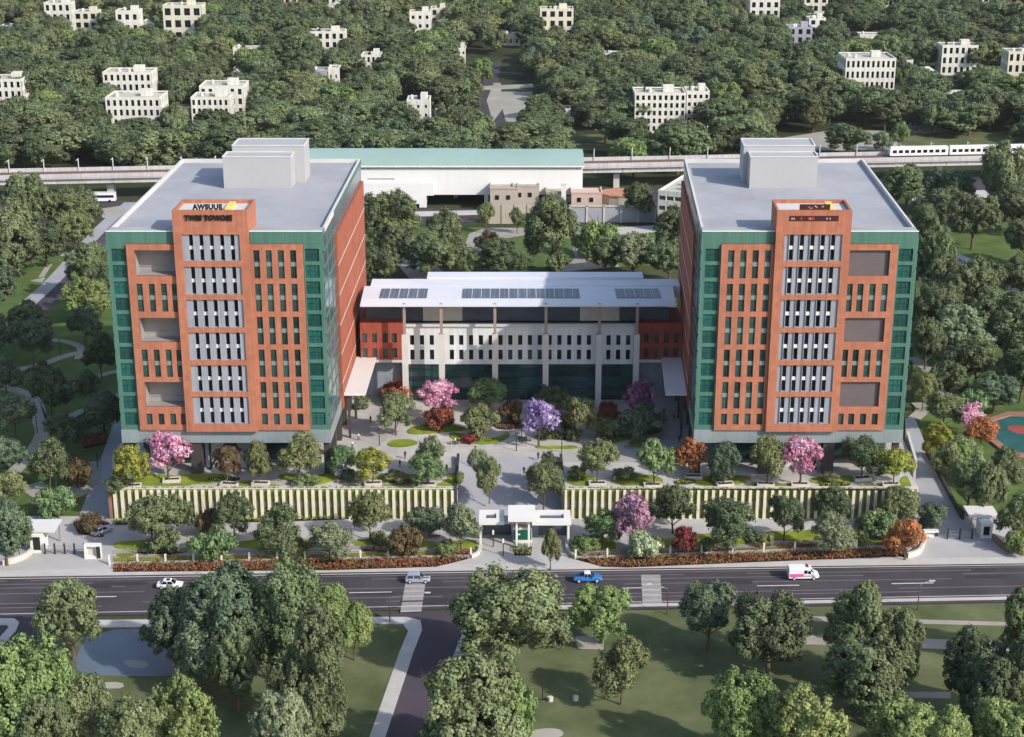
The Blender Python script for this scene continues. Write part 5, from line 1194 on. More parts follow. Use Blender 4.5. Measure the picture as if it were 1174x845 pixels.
def pbed(b, r):
    mb = MB(); mb.box(-2.35, -.75, -.74, .74, 1.062, 1.075); b(mb, 'load_bed', 'metal_dark')
    mb = MB(); mb.box(-2.42, -2.36, -.8, .8, 1.05, 1.25); mb.box(-2.36, -.72, -.86, -.78, 1.05, 1.25); mb.box(-2.36, -.72, .78, .86, 1.05, 1.25); b(mb, 'bed_rail', 'car_blue')
vehicle('pickup_truck', P(673.5, 666, .02), 0.03, 'blue pickup truck with white roof and pale wheels on the road right of the gatehouse', 'pickup', pick, ((-.7, 1.15, .84, 1.06), (-.55, .45, .7, 1.68)), 'car_blue', wheels=(-1.6, 1.6), wr=.38, hw=.94, roofm='car_white', extra=pbed)
van = [(-2.75, .95, .5, 2.35), (-2.7, .99, .35, 2.45), (-.2, 1.0, .3, 2.45), (.9, .99, .3, 2.4), (1.35, .97, .3, 1.6), (2.2, .94, .32, 1.25), (2.65, .84, .4, 1.05), (2.72, .72, .5, .9)]
def vex(b, r):
    for sgn in (-1, 1):
        mb = MB(); mb.box(-2.6, -.1, sgn * 1.0 - .02, sgn * 1.0 + .02, .75, 1.35); b(mb, 'pink_stripe', 'car_pink')
        mb = MB(); mb.box(-.1, 1.9, sgn * .985 - .02, sgn * .985 + .02, .8, 1.0); b(mb, 'pink_stripe', 'metal_grey')
        mb = MB(); mb.box(-.05, .55, sgn * 1.0 - .02, sgn * 1.0 + .02, 1.38, 2.0); mb.box(.65, 1.2, sgn * .99 - .02, sgn * .99 + .02, 1.3, 1.9); b(mb, 'side_window', 'car_glass')
    mb = MB(); mb.box(.5, .8, -.6, .6, 2.44, 2.6); b(mb, 'light_bar', 'lamp_red')
vehicle('ambulance_van', P(920.5, 663, .02), 0.03, 'white high roofed van with a pink side stripe on the road at right', 'van', van, ((1.0, 2.0, .86, 1.25), (.85, 1.25, .78, 2.2)), 'car_white', wheels=(-1.75, 1.75), wr=.38, hw=1.0, extra=vex)
vehicle('parked_car', P(117, 611, gz), 0.9, 'silver car parked by the red shrubs inside the left driveway', 'car', sedan, ((-1.75, 1.05, .8, .9), (-1.05, .3, .62, 1.38)), 'car_silver')
vehicle('parked_car', P(396, 545, 6.0), 0.2, 'white car parked under the right corner of the left tower', 'car', suv, ((-2.0, 1.0, .84, 1.02), (-1.75, .35, .68, 1.58)), 'car_white')
vehicle('parked_car', P(18, 225, 0), 0.1, 'white car on the road below the viaduct at the far left', 'car', sedan, ((-1.75, 1.05, .8, .9), (-1.05, .3, .62, 1.38)), 'car_white')
for u, v, lab in ((115, 231, 'white bus parked under the viaduct left of the left tower'),):
    p = P(u, v, 0.1); r = empty('bus', p, lab, 'bus', None, .05)
    for nm, bx, m in (('body', (-5.5, 5.5, -1.25, 1.25, .4, 3.1), 'car_white'), ('roof', (-5.3, 5.3, -1.1, 1.1, 3.102, 3.3), 'off_white'), ('side_window', (-5.2, 5.0, -1.3, -1.252, 1.6, 2.5), 'car_glass')):
        mb = MB(); mb.box(*bx); o = bpy.data.objects.new(nm, mb.mesh(nm, M[m])); COL.objects.link(o); o.parent = r
    for x in (-3.5, 3.5):
        for sg in (-1, 1):
            mb = MB(); mb.tube([(x, sg * 1.0, .45), (x, sg * 1.28, .45)], [.45, .45], 12); o = bpy.data.objects.new('wheel', mb.mesh('wheel', M['tyre'])); COL.objects.link(o); o.parent = r
# ------------------------------------------------------------------ street lamps, bollards, planters, benches
def lamp(loc, h, arm, lab, m='metal_rust', name='street_lamp', group=None):
    r = empty(name, loc, lab, 'street lamp', group); x, y, z = loc
    mb = MB(); mb.tube([(x, y, z - .1), (x, y, z + h)], [.11, .07], 8); mb.build('pole', M[m], r)
    if arm:
        mb = MB(); mb.tube([(x, y, z + h - .05), (x + arm * .5, y + .6, z + h + .25), (x + arm, y + 1.2, z + h + .3)], [.06, .05, .05], 6); mb.build('arm', M['metal_grey'], r)
        mb = MB(); mb.box(x + arm - .1, x + arm + .9 * (1 if arm > 0 else -1) + (0 if arm > 0 else 0), y + 1.05, y + 1.35, z + h + .22, z + h + .36); mb.build('lamp_head', M['off_white'], r)
    else:
        mb = MB(); mb.tube([(x, y, z + h), (x, y, z + h + .12), (x, y, z + h + .22)], [.12, .32, .1], 10); mb.build('lamp_head', M['metal_dark'], r)
lamp(P(447, 713, .1), 4.6, 6.0, 'tall lamp with a long arm reaching over the left crossing')
lamp(P(765, 704, .1), 4.8, -2.6, 'street lamp with short arm beside the right crossing')
lamp(P(1052, 699, .1), 4.6, 2.0, 'street lamp on the near kerb below the right driveway')
i = 0
for u, v, z, nm in ((435, 511, 6, 'left of the oval lawn in the courtyard'), (545, 532, 6, 'in front of the curved lawn near the ramp head'), (598, 508, 6, 'right of the curved lawn beside the dark board'), (644, 519, 6, 'right of the purple tree'), (592, 517, 6, 'in the middle of the courtyard crossing'),
                    (112, 536, gz, 'beside the left driveway under trees'), (1025, 550, 6, 'white, at the right corner of the right tower'), (69, 405, gz, 'on the oval lawn in the left garden'), (43, 497, gz, 'on the lawn beside the curved garden path'), (622, 803, 0, 'on the near park lawn')):
    lamp(P(u, v, z), 3.6, 0, 'slim garden lamp ' + nm, 'metal_dark' if 'white' not in nm else 'off_white', 'garden_lamp', 'garden lamps')
bol = None
for k, (u, v, lab) in enumerate(((448, 670, 0), (310, 655, 0)) if False else ()): pass
PL = [(197, 552, 'under the pink tree below the left tower'), (152, 559, 'under the yellow tree at the left wall end'), (263, 557, 'under the red brown tree'), (299, 556, 'under the narrow olive tree'), (345, 555, 'under the large olive tree below the left tower'), (428, 556, 'under the yellow green tree'), (490, 557, 'under the double green tree'),
      (685, 556, 'under the olive yellow tree'), (748, 558, 'under the bright green tree right of the ramp'), (795, 548, 'under the orange red tree'), (831, 557, 'under the dark tree left of the right tower pillar'), (878, 557, 'under the olive tree below the right tower'), (917, 557, 'under the pink tree below the right tower'), (988, 550, 'under the large dark tree below the right tower'), (1021, 557, 'under the yellow tree at the right wall end')]
pbox = MB()
for q in ((-1.7, 1.7, -.9, -.6), (-1.7, -1.4, -.6, .9), (1.4, 1.7, -.6, .9), (-1.4, 1.4, .6, .9)): pbox.box(*q, 0, .65)
pm_ = pbox.mesh('rim', M['stone_pale']); sb = MB(); sb.box(-1.39, 1.39, -.59, .59, .02, .5); sm_ = sb.mesh('soil', M['soil'])
for u, v, lab in PL:
    p = P(u, v, 6.05); r = empty('stone_planter', p, 'pale stone planter box ' + lab, 'planter', 'stone planters on the deck', .15 * math.sin(u))
    for nm, me in (('rim', pm_), ('soil', sm_)): o = bpy.data.objects.new(nm, me); COL.objects.link(o); o.parent = r
be = MB(); be.box(-1.1, 1.1, -.25, .25, .4, .5); bm_ = be.mesh('seat', M['wood']); le = MB()
for x in (-.8, .8): le.box(x - .08, x + .08, -.22, .22, 0, .399)
lm_ = le.mesh('stand', M['concrete'])
for u, v, z, lab in ((392, 553, 6.1, 'wooden bench on the deck right of the large olive tree'), (408, 554, 6.1, 'wooden bench beside the yellow green tree on the deck'), (510, 546, 6.1, 'wooden bench on the paved corner above the left wall'), (498, 617, gz, 'wooden bench on the forecourt beside the teal shrub'), (722, 514, 6.1, 'wooden bench in the shaded courtyard garden'), (522, 509, 6.1, 'pale bench on the courtyard left of the curved lawn')):
    r = empty('bench', P(u, v, z), lab, 'bench', None, .1)
    for nm, me in (('seat', bm_), ('stand', lm_)): o = bpy.data.objects.new(nm, me); COL.objects.link(o); o.parent = r
# information board in the courtyard
p = P(599, 512, 6); r = empty('information_board', p, 'dark information board on two legs in the courtyard', 'sign')
mb = MB(); mb.box(p.x - .9, p.x + .9, p.y, p.y + .08, 7.1, 8.2); mb.build('panel', M['metal_dark'], r); mb = MB(); mb.box(p.x - .8, p.x - .7, p.y, p.y + .08, 6, 7.09); mb.box(p.x + .7, p.x + .8, p.y, p.y + .08, 6, 7.09); mb.build('leg', M['metal_grey'], r)
# park stools / rocks on the near lawn
for u, v, lab in ((631, 804, 'small pale stone block on the near lawn, left one'), (660, 803, 'small pale stone block on the near lawn, right one')):
    p = P(u, v, 0); mb = MB(); mb.prism([(p.x + .45 * math.cos(t), p.y + .4 * math.sin(t)) for t in (0.2, 1.2, 2.4, 3.3, 4.4, 5.5)], 0, .8); tag(mb.build('stone_block', M['stone_pale']), lab, 'stone', 'stone blocks on the lawn')
# ------------------------------------------------------------------ people
def person_mesh(seed, shirt, legs, stride=.18):
    me = bpy.data.meshes.new('p'); g = random.Random(seed)
    V = [(0, 0, .95), (0, 0, 1.15), (0, 0, 1.38), (0, 0, 1.5), (0, .02, 1.62), (0, .02, 1.72),
         (.1, stride * .2, .9), (.11, stride * .7, .5), (.11, stride * .6, .08), (.11, stride * .6 + .14, .04), (-.1, -stride * .2, .9), (-.11, -stride * .4, .5), (-.11, -stride, .09), (-.11, -stride + .14, .04),
         (.19, 0, 1.42), (.25, -.05, 1.13), (.25, .06, .88), (.25, .1, .78), (-.19, 0, 1.42), (-.25, .04, 1.13), (-.25, .14, .9), (-.25, .18, .8)]
    E = [(0, 1), (1, 2), (2, 3), (3, 4), (4, 5), (0, 6), (6, 7), (7, 8), (8, 9), (0, 10), (10, 11), (11, 12), (12, 13), (2, 14), (14, 15), (15, 16), (16, 17), (2, 18), (18, 19), (19, 20), (20, 21)]
    Rr = [.15, .14, .16, .065, .1, .09, .1, .075, .05, .04, .1, .075, .05, .04, .065, .05, .04, .04, .065, .05, .04, .04]
    me.from_pydata(V, E, []); o = bpy.data.objects.new('p', me); COL.objects.link(o)
    sk = o.modifiers.new('s', 'SKIN'); o.modifiers.new('d', 'SUBSURF').levels = 1
    for v, r in zip(me.skin_vertices[0].data, Rr): v.radius = (r, r * .85)
    me.skin_vertices[0].data[0].use_root = True
    bpy.context.view_layer.update()
    out = bpy.data.meshes.new_from_object(o.evaluated_get(bpy.context.evaluated_depsgraph_get())); bpy.data.objects.remove(o)
    out.name = 'person'; out.materials.clear()
    for m in (shirt, legs, 'skin', 'hair_black', 'metal_dark'): out.materials.append(M[m])
    for f in out.polygons:
        c = f.center
        f.material_index = 3 if (c.z > 1.66 or (c.z > 1.56 and c.y < -.02)) else 2 if c.z > 1.5 or (abs(c.x) > .21 and c.z < 1.02) else 0 if c.z > .95 or abs(c.x) > .19 else 4 if c.z < .1 else 1
        f.use_smooth = True
    return out
PM = [person_mesh(1, 'cloth_dark', 'cloth_dark'), person_mesh(2, 'cloth_white', 'cloth_dark', .08), person_mesh(3, 'cloth_blue', 'cloth_dark', .25)]
dress = ['dark clothes', 'a white shirt and dark trousers', 'a blue shirt and dark trousers']
for u, v, z, k, rz, act in ((464.5, 526, 6, 0, .4, 'walking behind the double green tree'), (458.7, 536, 6, 0, 2.4, 'standing just left of the double green tree'), (425, 485, 6, 0, 1.0, 'beside the left tower flank in the courtyard'), (411, 505, 6, 1, 0, 'near the pillars of the left tower'), (512, 541, 6, 0, 3.0, 'at the corner of the deck right of the double tree'),
                         (600.7, 544, 5.3, 0, 3.1, 'walking down the ramp'), (617, 527, 6, 0, .2, 'at the head of the ramp on its right'), (522, 510, 6, 1, 1.2, 'by the bench left of the curved lawn'), (640, 498, 6, 1, 2.0, 'near the purple tree'), (758, 450, 6, 0, .3, 'by the canopy in the shaded side'), (761, 476, 6, 2, .3, 'in the shade right of the magenta tree'),
                         (773, 483, 6, 0, .8, 'walking along the right tower flank'), (779, 508, 6, 0, 2.8, 'close to the corner of the right tower'), (432, 451, 6, 0, 1.2, 'left of the orange shrub'), (704, 551, 6.1, 2, .5, 'on the deck above the right wall'), (404, 514, 6, 1, .5, 'behind the pillar line of the left tower'), (566, 760, 0, 2, .5, 'standing under the tree on the near lawn')):
    p = put(PM[k], 'person', None, P(u, v, z), rz); tag(p, 'person in %s %s' % (dress[k], act), 'person')
# ------------------------------------------------------------------ planted trees: (shape, leaf, u0, u1, v_top, v_base, z, label, category)
g_ = .1
TREES = [
 # courtyard
 ('small', 'leaf_mid', 434, 474, 453, 499, 6, 'round mid green tree standing left of the oval lawn in the courtyard'),
 ('bush', 'leaf_orange', 435, 477, 437, 462, 6, 'orange red shrub behind the round green courtyard tree', 'shrub'),
 ('bloom', 'bloom_pink', 481, 523, 438, 484, 6, 'bright pink blossoming tree in front of the left end of the white building'),
 ('bush', 'leaf_red', 486, 524, 468, 490, 6, 'red undershrub below the bright pink courtyard tree', 'shrub'),
 ('small', 'leaf_bright', 538, 583, 438, 473, 6, 'bright green bushy tree before the glass front of the white building'),
 ('bush', 'leaf_olive', 530, 574, 468, 501, 6, 'olive brown small tree above the curved courtyard lawn'),
 ('bush', 'leaf_brown', 572, 602, 460, 484, 6, 'rust red shrub between the bright green and purple trees', 'shrub'),
 ('bush', 'leaf_dark', 608, 652, 445, 472, 6, 'dark green rounded shrub behind the purple tree', 'shrub'),
 ('bloom', 'bloom_purple', 596, 639, 461, 512, 6, 'purple flowering tree in the centre of the courtyard'),
 ('small', 'leaf_olive', 641, 684, 456, 506, 6, 'olive green tree right of the purple tree'),
 ('bush', 'leaf_red', 682, 713, 462, 484, 6, 'scarlet shrub left of the magenta tree in the shade', 'shrub'),
 ('bloom', 'bloom_magenta', 710, 753, 436, 482, 6, 'magenta blossoming tree in the shade near the right red wing'),
 ('bush', 'leaf_teal', 706, 762, 468, 500, 6, 'wide dark green shrub below the magenta tree', 'shrub'),
 ('bush', 'leaf_dark', 680, 716, 478, 504, 6, 'low dark shrub left of the wide one below the magenta tree', 'shrub'),
 ('bush', 'leaf_brown', 636, 662, 474, 496, 6, 'small brownish shrub hidden behind the olive courtyard tree', 'shrub'),
 # deck, left
 ('small', 'leaf_yellow', 132, 173, 514, 559, 6, 'yellow green tree at the left end of the striped wall'),
 ('bloom', 'bloom_pink', 170, 217, 498, 552, 6, 'full pink blossoming tree before the left tower, beside its dark pillar'),
 ('small', 'leaf_brown', 246, 276, 512, 557, 6, 'red brown thin tree before the crossed struts of the left tower'),
 ('small', 'leaf_olive', 281, 313, 508, 556, 6, 'narrow olive tree before the second dark pillar of the left tower'),
 ('small', 'leaf_olive', 321, 368, 500, 555, 6, 'largest olive tree on the deck before the left tower'),
 ('small', 'leaf_bright', 375, 410, 514, 546, 6, 'pale bluish green tree at the right corner of the left tower'),
 ('small', 'leaf_yellow', 408, 448, 518, 557, 6, 'yellow green tree on the deck right of the left tower'),
 ('small', 'leaf_grey', 475, 514, 501, 546, 6, 'rear grey green tree of the pair left of the ramp'),
 ('small', 'leaf_bright', 470, 510, 522, 558, 6, 'front lighter green tree of the pair left of the ramp'),
 ('bush', 'leaf_mid', 120, 150, 548, 562, 6, 'low green shrub under the yellow green tree at the left wall end', 'shrub'),
 ('bush', 'leaf_lime', 336, 366, 545, 556, 6, 'low lime shrub at the foot of the largest olive tree', 'shrub'),
 ('bush', 'leaf_dark', 392, 412, 540, 551, 6, 'low dark hedge shrub beside the wooden deck bench', 'shrub'),
 ('bush', 'leaf_olive', 440, 466, 541, 552, 6, 'low olive shrub between the yellow green tree and the pair', 'shrub'),
 ('bush', 'leaf_lime', 522, 532, 540, 556, 6, 'small lime shrub at the right end of the left deck lawn', 'shrub'),
 ('bush', 'leaf_lime', 652, 676, 536, 548, 6, 'low lime shrub on the left corner of the right deck', 'shrub'),
 ('bush', 'leaf_mid', 702, 728, 538, 549, 6, 'low green shrub between the olive yellow and light green trees', 'shrub'),
 ('bush', 'leaf_dark', 812, 832, 543, 553, 6, 'low dark shrub at the foot of the dark narrow deck tree', 'shrub'),
 ('bush', 'leaf_olive', 940, 962, 542, 552, 6, 'low olive shrub on the lawn between the two dark pillars', 'shrub'),
 ('bush', 'leaf_dark', 648, 668, 490, 504, 6, 'low hedge shrub behind the purple tree lawn', 'shrub'),
 ('bush', 'leaf_mid', 615, 640, 492, 503, 6, 'low hedge shrub left of the olive courtyard tree', 'shrub'),
 ('bush', 'leaf_olive', 676, 706, 512, 524, 6, 'low olive shrub at the end of the winding courtyard path', 'shrub'),
 ('bush', 'leaf_mid', 405, 424, 456, 468, 6, 'small shrub under the entrance canopy of the left tower', 'shrub'),
 ('bush', 'leaf_red', 530, 548, 498, 508, 6, 'small rust shrub at the tip of the curved lawn', 'shrub'),
 ('bush', 'leaf_mid', 300, 326, 600, 614, g_, 'low green shrub against the striped wall behind the round dark tree', 'shrub'),
 ('bush', 'leaf_olive', 424, 446, 610, 624, g_, 'low shrub under the sparse olive tree', 'shrub'),
 ('bush', 'leaf_lime', 498, 528, 620, 636, g_, 'lime shrub at the foot of the grey green tree by the gatehouse', 'shrub'),
 ('bush', 'leaf_mid', 800, 824, 620, 634, g_, 'low green shrub left of the broad dark forecourt tree', 'shrub'),
 ('bush', 'leaf_olive', 866, 888, 612, 626, g_, 'low olive shrub under the gappy dark tree', 'shrub'),
 ('bush', 'leaf_lime', 972, 996, 610, 626, g_, 'lime shrub between the pale grey tree and the spreading green one', 'shrub'),
 ('bush', 'leaf_mid', 736, 764, 618, 634, g_, 'low green shrub right of the variegated white one', 'shrub'),
 # ramp
 ('small', 'leaf_grey', 538, 560, 516, 556, 5.0, 'slender grey green tree on the ramp edge, upper of two on the left side'),
 ('small', 'leaf_olive', 548, 574, 526, 575, 3.0, 'slender olive tree on the ramp edge, lower of two on the left side'),
 ('small', 'leaf_dark', 618, 642, 519, 558, 4.5, 'dark slender tree at the upper right side of the ramp'),
 ('small', 'leaf_mid', 604, 642, 533, 584, 2.0, 'larger grey green tree at the lower right side of the ramp'),
 # deck, right
 ('small', 'leaf_olive', 662, 706, 507, 556, 6, 'olive yellow tree on the deck just right of the ramp'),
 ('small', 'leaf_bright', 728, 772, 505, 558, 6, 'light green full tree on the deck left of the orange one'),
 ('small', 'leaf_orange', 772, 810, 506, 546, 6, 'orange red tree at the left corner of the right tower'),
 ('small', 'leaf_teal', 813, 847, 510, 556, 6, 'dark green narrow tree before the glazed base of the right tower'),
 ('small', 'leaf_olive', 860, 899, 502, 556, 6, 'olive green tree before the left dark pillar of the right tower'),
 ('bloom', 'bloom_pink', 894, 941, 504, 556, 6, 'pale pink blossoming tree before the crossed struts of the right tower'),
 ('small', 'leaf_dark', 963, 1012, 503, 551, 6, 'broad dark green tree before the right dark pillar of the right tower'),
 ('small', 'leaf_yellow', 1004, 1043, 518, 557, 6, 'bright yellow tree at the right end of the deck'),
 # forecourt, left
 ('small', 'leaf_mid', 146, 204, 574, 629, g_, 'wide dark olive tree in the forecourt below the left end of the striped wall'),
 ('small', 'leaf_mid', 186, 224, 568, 618, g_, 'taller grey olive tree just behind the wide olive one in the forecourt'),
 ('bush', 'leaf_bright', 217, 269, 610, 645, g_, 'pale bright green rounded shrub behind the left front fence', 'shrub'),
 ('small', 'leaf_dark', 248, 291, 570, 618, g_, 'dark green loose tree before the striped wall, right of the brown shrub'),
 ('bush', 'leaf_brown', 222, 258, 584, 612, g_, 'dark brown green shrub before the striped wall', 'shrub'),
 ('small', 'leaf_mid', 296, 346, 582, 640, g_, 'round dark green tree behind the left front fence'),
 ('small', 'leaf_grey', 354, 403, 602, 645, g_, 'pale grey green tree at the fence right of the round dark one'),
 ('small', 'leaf_olive', 401, 447, 569, 620, g_, 'sparse brownish olive tree in the forecourt centre left'),
 ('bush', 'leaf_teal', 468, 516, 587, 614, g_, 'bluish green spreading shrub before the right end of the left wall', 'shrub'),
 ('small', 'leaf_grey', 507, 551, 579, 634, g_, 'grey green tree left of the gatehouse'),
 ('bush', 'leaf_brown', 444, 482, 604, 640, g_, 'reddish brown shrub behind the fence left of the gatehouse', 'shrub'),
 ('bush', 'leaf_olive', 328, 360, 620, 640, g_, 'low green shrub between the round dark tree and the grey green one', 'shrub'),
 ('bush', 'leaf_mid', 168, 212, 610, 630, g_, 'low green shrub under the wide olive tree', 'shrub'),
 ('tall', 'leaf_olive', 620, 642, 610, 653, g_, 'thin upright tree on the pavement right of the gatehouse'),
 # forecourt, right
 ('small', 'leaf_bright', 667, 713, 587, 626, g_, 'bright green small tree at the left end of the right forecourt'),
 ('bloom', 'bloom_mauve', 702, 751, 570, 632, g_, 'mauve pink blossoming tree before the right striped wall'),
 ('bush', 'leaf_pale', 715, 757, 610, 640, g_, 'white variegated shrub below the mauve blossoming tree', 'shrub'),
 ('small', 'leaf_dark', 745, 798, 558, 612, g_, 'dark green tree right behind the mauve blossoming tree'),
 ('small', 'leaf_red', 771, 798, 606, 638, g_, 'small scarlet tree behind the right front fence'),
 ('small', 'leaf_dark', 804, 864, 578, 636, g_, 'broad dark green tree in the middle of the right forecourt'),
 ('small', 'leaf_dark', 877, 920, 570, 620, g_, 'gappy dark tree with two tiers before the right striped wall'),
 ('small', 'leaf_grey', 928, 975, 592, 637, g_, 'pale grey green tree behind the right front fence'),
 ('small', 'leaf_dark', 931, 973, 561, 600, g_, 'dark round tree close to the right striped wall'),
 ('small', 'leaf_olive', 1006, 1051, 562, 606, g_, 'olive grey tree at the right end of the striped wall'),
 ('bush', 'leaf_bright', 983, 1026, 586, 616, g_, 'green spreading shrub left of the orange red tree', 'shrub'),
 ('small', 'leaf_orange', 1013, 1061, 597, 642, g_, 'orange red small tree at the right driveway mouth'),
 ('bush', 'leaf_teal', 1049, 1088, 582, 608, g_, 'dark blue green shrub at the foot of the right driveway', 'shrub'),
 ('bush', 'leaf_lime', 655, 690, 616, 632, g_, 'low lime green shrub right of the gatehouse', 'shrub'),
 # left garden
 ('broad', 'leaf_teal', -22, 38, 575, 648, g_, 'big bluish green tree overhanging the left kiosk'),
 ('bush', 'leaf_bright', 44, 91, 563, 594, g_, 'bright green double shrub behind the left kiosk', 'shrub'),
 ('small', 'leaf_mid', 37, 81, 506, 566, g_, 'dark olive tree on the paved bend of the left garden'),
 ('bush', 'leaf_brown', 74, 106, 527, 560, g_, 'dark red brown shrub beside the left driveway', 'shrub'),
 ('broad', 'leaf_teal', -12, 30, 500, 548, g_, 'grey green tree at the left edge level with the pink tree'),
 ('small', 'leaf_olive', -8, 34, 542, 584, g_, 'olive green tree at the left edge above the big bluish one'),
 ('bush', 'leaf_brown', 88, 118, 590, 611, g_, 'orange brown shrub in the bed beside the parked silver car', 'shrub'),
 ('small', 'leaf_dark', 38, 81, 424, 480, g_, 'dark conical tree on the central lawn of the left garden'),
 ('small', 'leaf_teal', 15, 62, 367, 420, g_, 'blue green airy tree beside the upper path of the left garden'),
 ('small', 'leaf_teal', -14, 29, 409, 455, g_, 'blue green tree at the left edge on the garden lawn'),
 ('small', 'leaf_dark', 98, 136, 384, 434, g_, 'dark gappy tree close to the green corner of the left tower'),
 ('bush', 'leaf_dark', 86, 116, 426, 450, g_, 'small dark shrub on the garden lawn by the left tower', 'shrub'),
 ('small', 'leaf_grey', -4, 42, 455, 504, g_, 'grey green loose tree below the curved garden path'),
 ('broad', 'leaf_teal', 96, 144, 450, 506, g_, 'blue green tree in shade at the foot of the left tower'),
 ('small', 'leaf_dark', 56, 98, 476, 520, g_, 'dark green tree left of the shaded blue green one'),
 ('small', 'leaf_teal', 80, 117, 355, 396, g_, 'blue grey tree above the garden near the left tower'),
 ('bush', 'leaf_brown', 30, 62, 418, 440, g_, 'dark red shrub beside the dark conical garden tree', 'shrub'),
 ('small', 'leaf_teal', -18, 22, 362, 408, g_, 'blue grey tree at the left edge at the top of the garden'),
 ('small', 'leaf_grey', 6, 40, 592, 640, g_, 'pale leaved small tree right behind the curved white wall at left'),
 # upper left
 ('broad', 'leaf_mid', -26, 46, 232, 338, 0, 'huge spreading green tree at the left edge below the viaduct'),
 ('broad', 'leaf_mid', 14, 62, 196, 282, 0, 'tall round green tree in front of the viaduct at the far left'),
 ('broad', 'leaf_mid', 56, 114, 212, 276, 0, 'wide green tree with pale trunk right of the round one below the viaduct'),
 ('broad', 'leaf_olive', 66, 108, 238, 292, 0, 'olive tree between the pale path and the wide green tree'),
 ('broad', 'leaf_mid', 78, 128, 275, 342, 0, 'green tree leaning over the pale path beside the left tower'),
 ('broad', 'leaf_lime', 78, 122, 320, 372, 0, 'lime green tree close behind the left garden'),
 ('broad', 'leaf_teal', -30, 20, 300, 360, 0, 'grey green tree at the left edge under the huge spreading one'),
 ('broad', 'leaf_dark', 14, 60, 345, 396, 0, 'dark shaded tree at the lower end of the pale path'),
 # between the towers
 ('broad', 'leaf_mid', 416, 478, 216, 292, 0, 'large green tree beside the flank of the left tower'),
 ('broad', 'leaf_lime', 432, 478, 236, 292, 0, 'yellowish green tree in front of the large green one by the left tower'),
 ('broad', 'leaf_dark', 422, 472, 258, 318, 0, 'dark green tree close behind the left end of the white building'),
 ('broad', 'leaf_mid', 466, 522, 268, 322, 0, 'green tree behind the white roof right of the dark one'),
 ('tall', 'leaf_mid', 490, 528, 240, 306, 0, 'tall grey green tree below the station entrance'),
 ('small', 'leaf_olive', 548, 566, 232, 268, 0, 'slim young tree before the beige compound wall, left one'),
 ('small', 'leaf_mid', 585, 601, 238, 268, 0, 'slim young tree before the beige compound wall, right one'),
 ('small', 'leaf_brown', 545, 573, 266, 292, 0, 'small brownish tree on the path below the compound wall'),
 ('broad', 'leaf_dark', 548, 602, 274, 318, 0, 'dark bushy tree right behind the white roof near its centre'),
 ('tall', 'leaf_mid', 604, 662, 227, 312, 0, 'tallest green tree standing alone before the terraced houses'),
 ('bush', 'leaf_mid', 620, 655, 290, 315, 0, 'green shrub at the foot of the tallest tree', 'shrub'),
 ('bush', 'leaf_lime', 660, 708, 254, 296, 0, 'spreading yellow green shrub tree right of the tallest tree'),
 ('broad', 'leaf_grey', 698, 752, 266, 318, 0, 'grey green tree behind the right end of the white roof'),
 ('broad', 'leaf_mid', 742, 792, 272, 326, 0, 'green tree against the flank of the right tower'),
 ('broad', 'leaf_dark', 714, 750, 207, 254, 0, 'dark green tree between the round orange roof and the white office'),
 ('small', 'leaf_teal', 552, 592, 197, 226, 0, 'bluish tree before the white station wall'),
 ('small', 'leaf_mid', 508, 548, 283, 318, 0, 'low green tree behind the white roof left of the dark bushy one'),
 # right side
 ('broad', 'leaf_mid', 1014, 1064, 188, 242, 0, 'light green tree beside the far corner of the right tower roof'),
 ('broad', 'leaf_teal', 1058, 1112, 192, 246, 0, 'bluish dark tree behind the rounded tree at upper right'),
 ('broad', 'leaf_mid', 1086, 1142, 217, 286, 0, 'rounded grey green tree standing alone on the shaded lawn at right'),
 ('tall', 'leaf_mid', 1118, 1168, 160, 254, 0, 'very tall green tree rising in front of the train at right'),
 ('broad', 'leaf_dark', 1130, 1190, 212, 268, 0, 'dark tree at the right edge below the viaduct'),
 ('broad', 'leaf_dark', 1150, 1200, 250, 306, 0, 'dark green tree cut by the right edge above the pale path'),
 ('broad', 'leaf_mid', 1046, 1088, 262, 352, 0, 'tall green tree close to the outer green corner of the right tower'),
 ('broad', 'leaf_mid', 1076, 1148, 297, 378, 0, 'large spreading green tree below the pale path at right'),
 ('broad', 'leaf_dark', 1044, 1096, 318, 402, 0, 'dark tree against the outer side of the right tower'),
 ('broad', 'leaf_grey', 1068, 1132, 352, 418, 0, 'grey green round tree in the middle of the right wood'),
 ('broad', 'leaf_dark', 1116, 1188, 334, 412, 0, 'dark spreading tree at the right edge in the wood'),
 ('broad', 'leaf_mid', 1092, 1142, 388, 446, 0, 'mid green tree below the grey green round one'),
 ('broad', 'leaf_dark', 1142, 1196, 398, 462, 0, 'dark tree at the right edge above the playground'),
 ('small', 'leaf_dark', 1070, 1108, 402, 442, 0, 'dark green small tree beside the winding path at right'),
 ('broad', 'leaf_teal', 1114, 1162, 428, 474, 0, 'dark bluish round tree left of the playground'),
 ('small', 'leaf_olive', 1042, 1072, 428, 472, 0, 'small olive tree on the lawn by the right tower'),
 ('small', 'leaf_mid', 1060, 1102, 452, 494, 0, 'grey olive tree below the winding path at right'),
 ('bush', 'leaf_bright', 1098, 1134, 450, 480, 0, 'bright green rounded shrub behind the small pink tree', 'shrub'),
 ('bloom', 'bloom_pink', 1094, 1126, 460, 498, 0, 'small pink blossoming tree near the playground'),
 ('small', 'leaf_orange', 1104, 1144, 482, 516, 0, 'orange leaved tree left of the playground corner'),
 ('small', 'leaf_yellow', 1056, 1090, 488, 528, 0, 'golden yellow tree beside the right driveway'),
 ('small', 'leaf_olive', 1066, 1104, 508, 552, 0, 'olive bushy tree along the right driveway'),
 ('small', 'leaf_lime', 1080, 1122, 505, 548, 0, 'yellow green tree between the driveway and the garden path at right'),
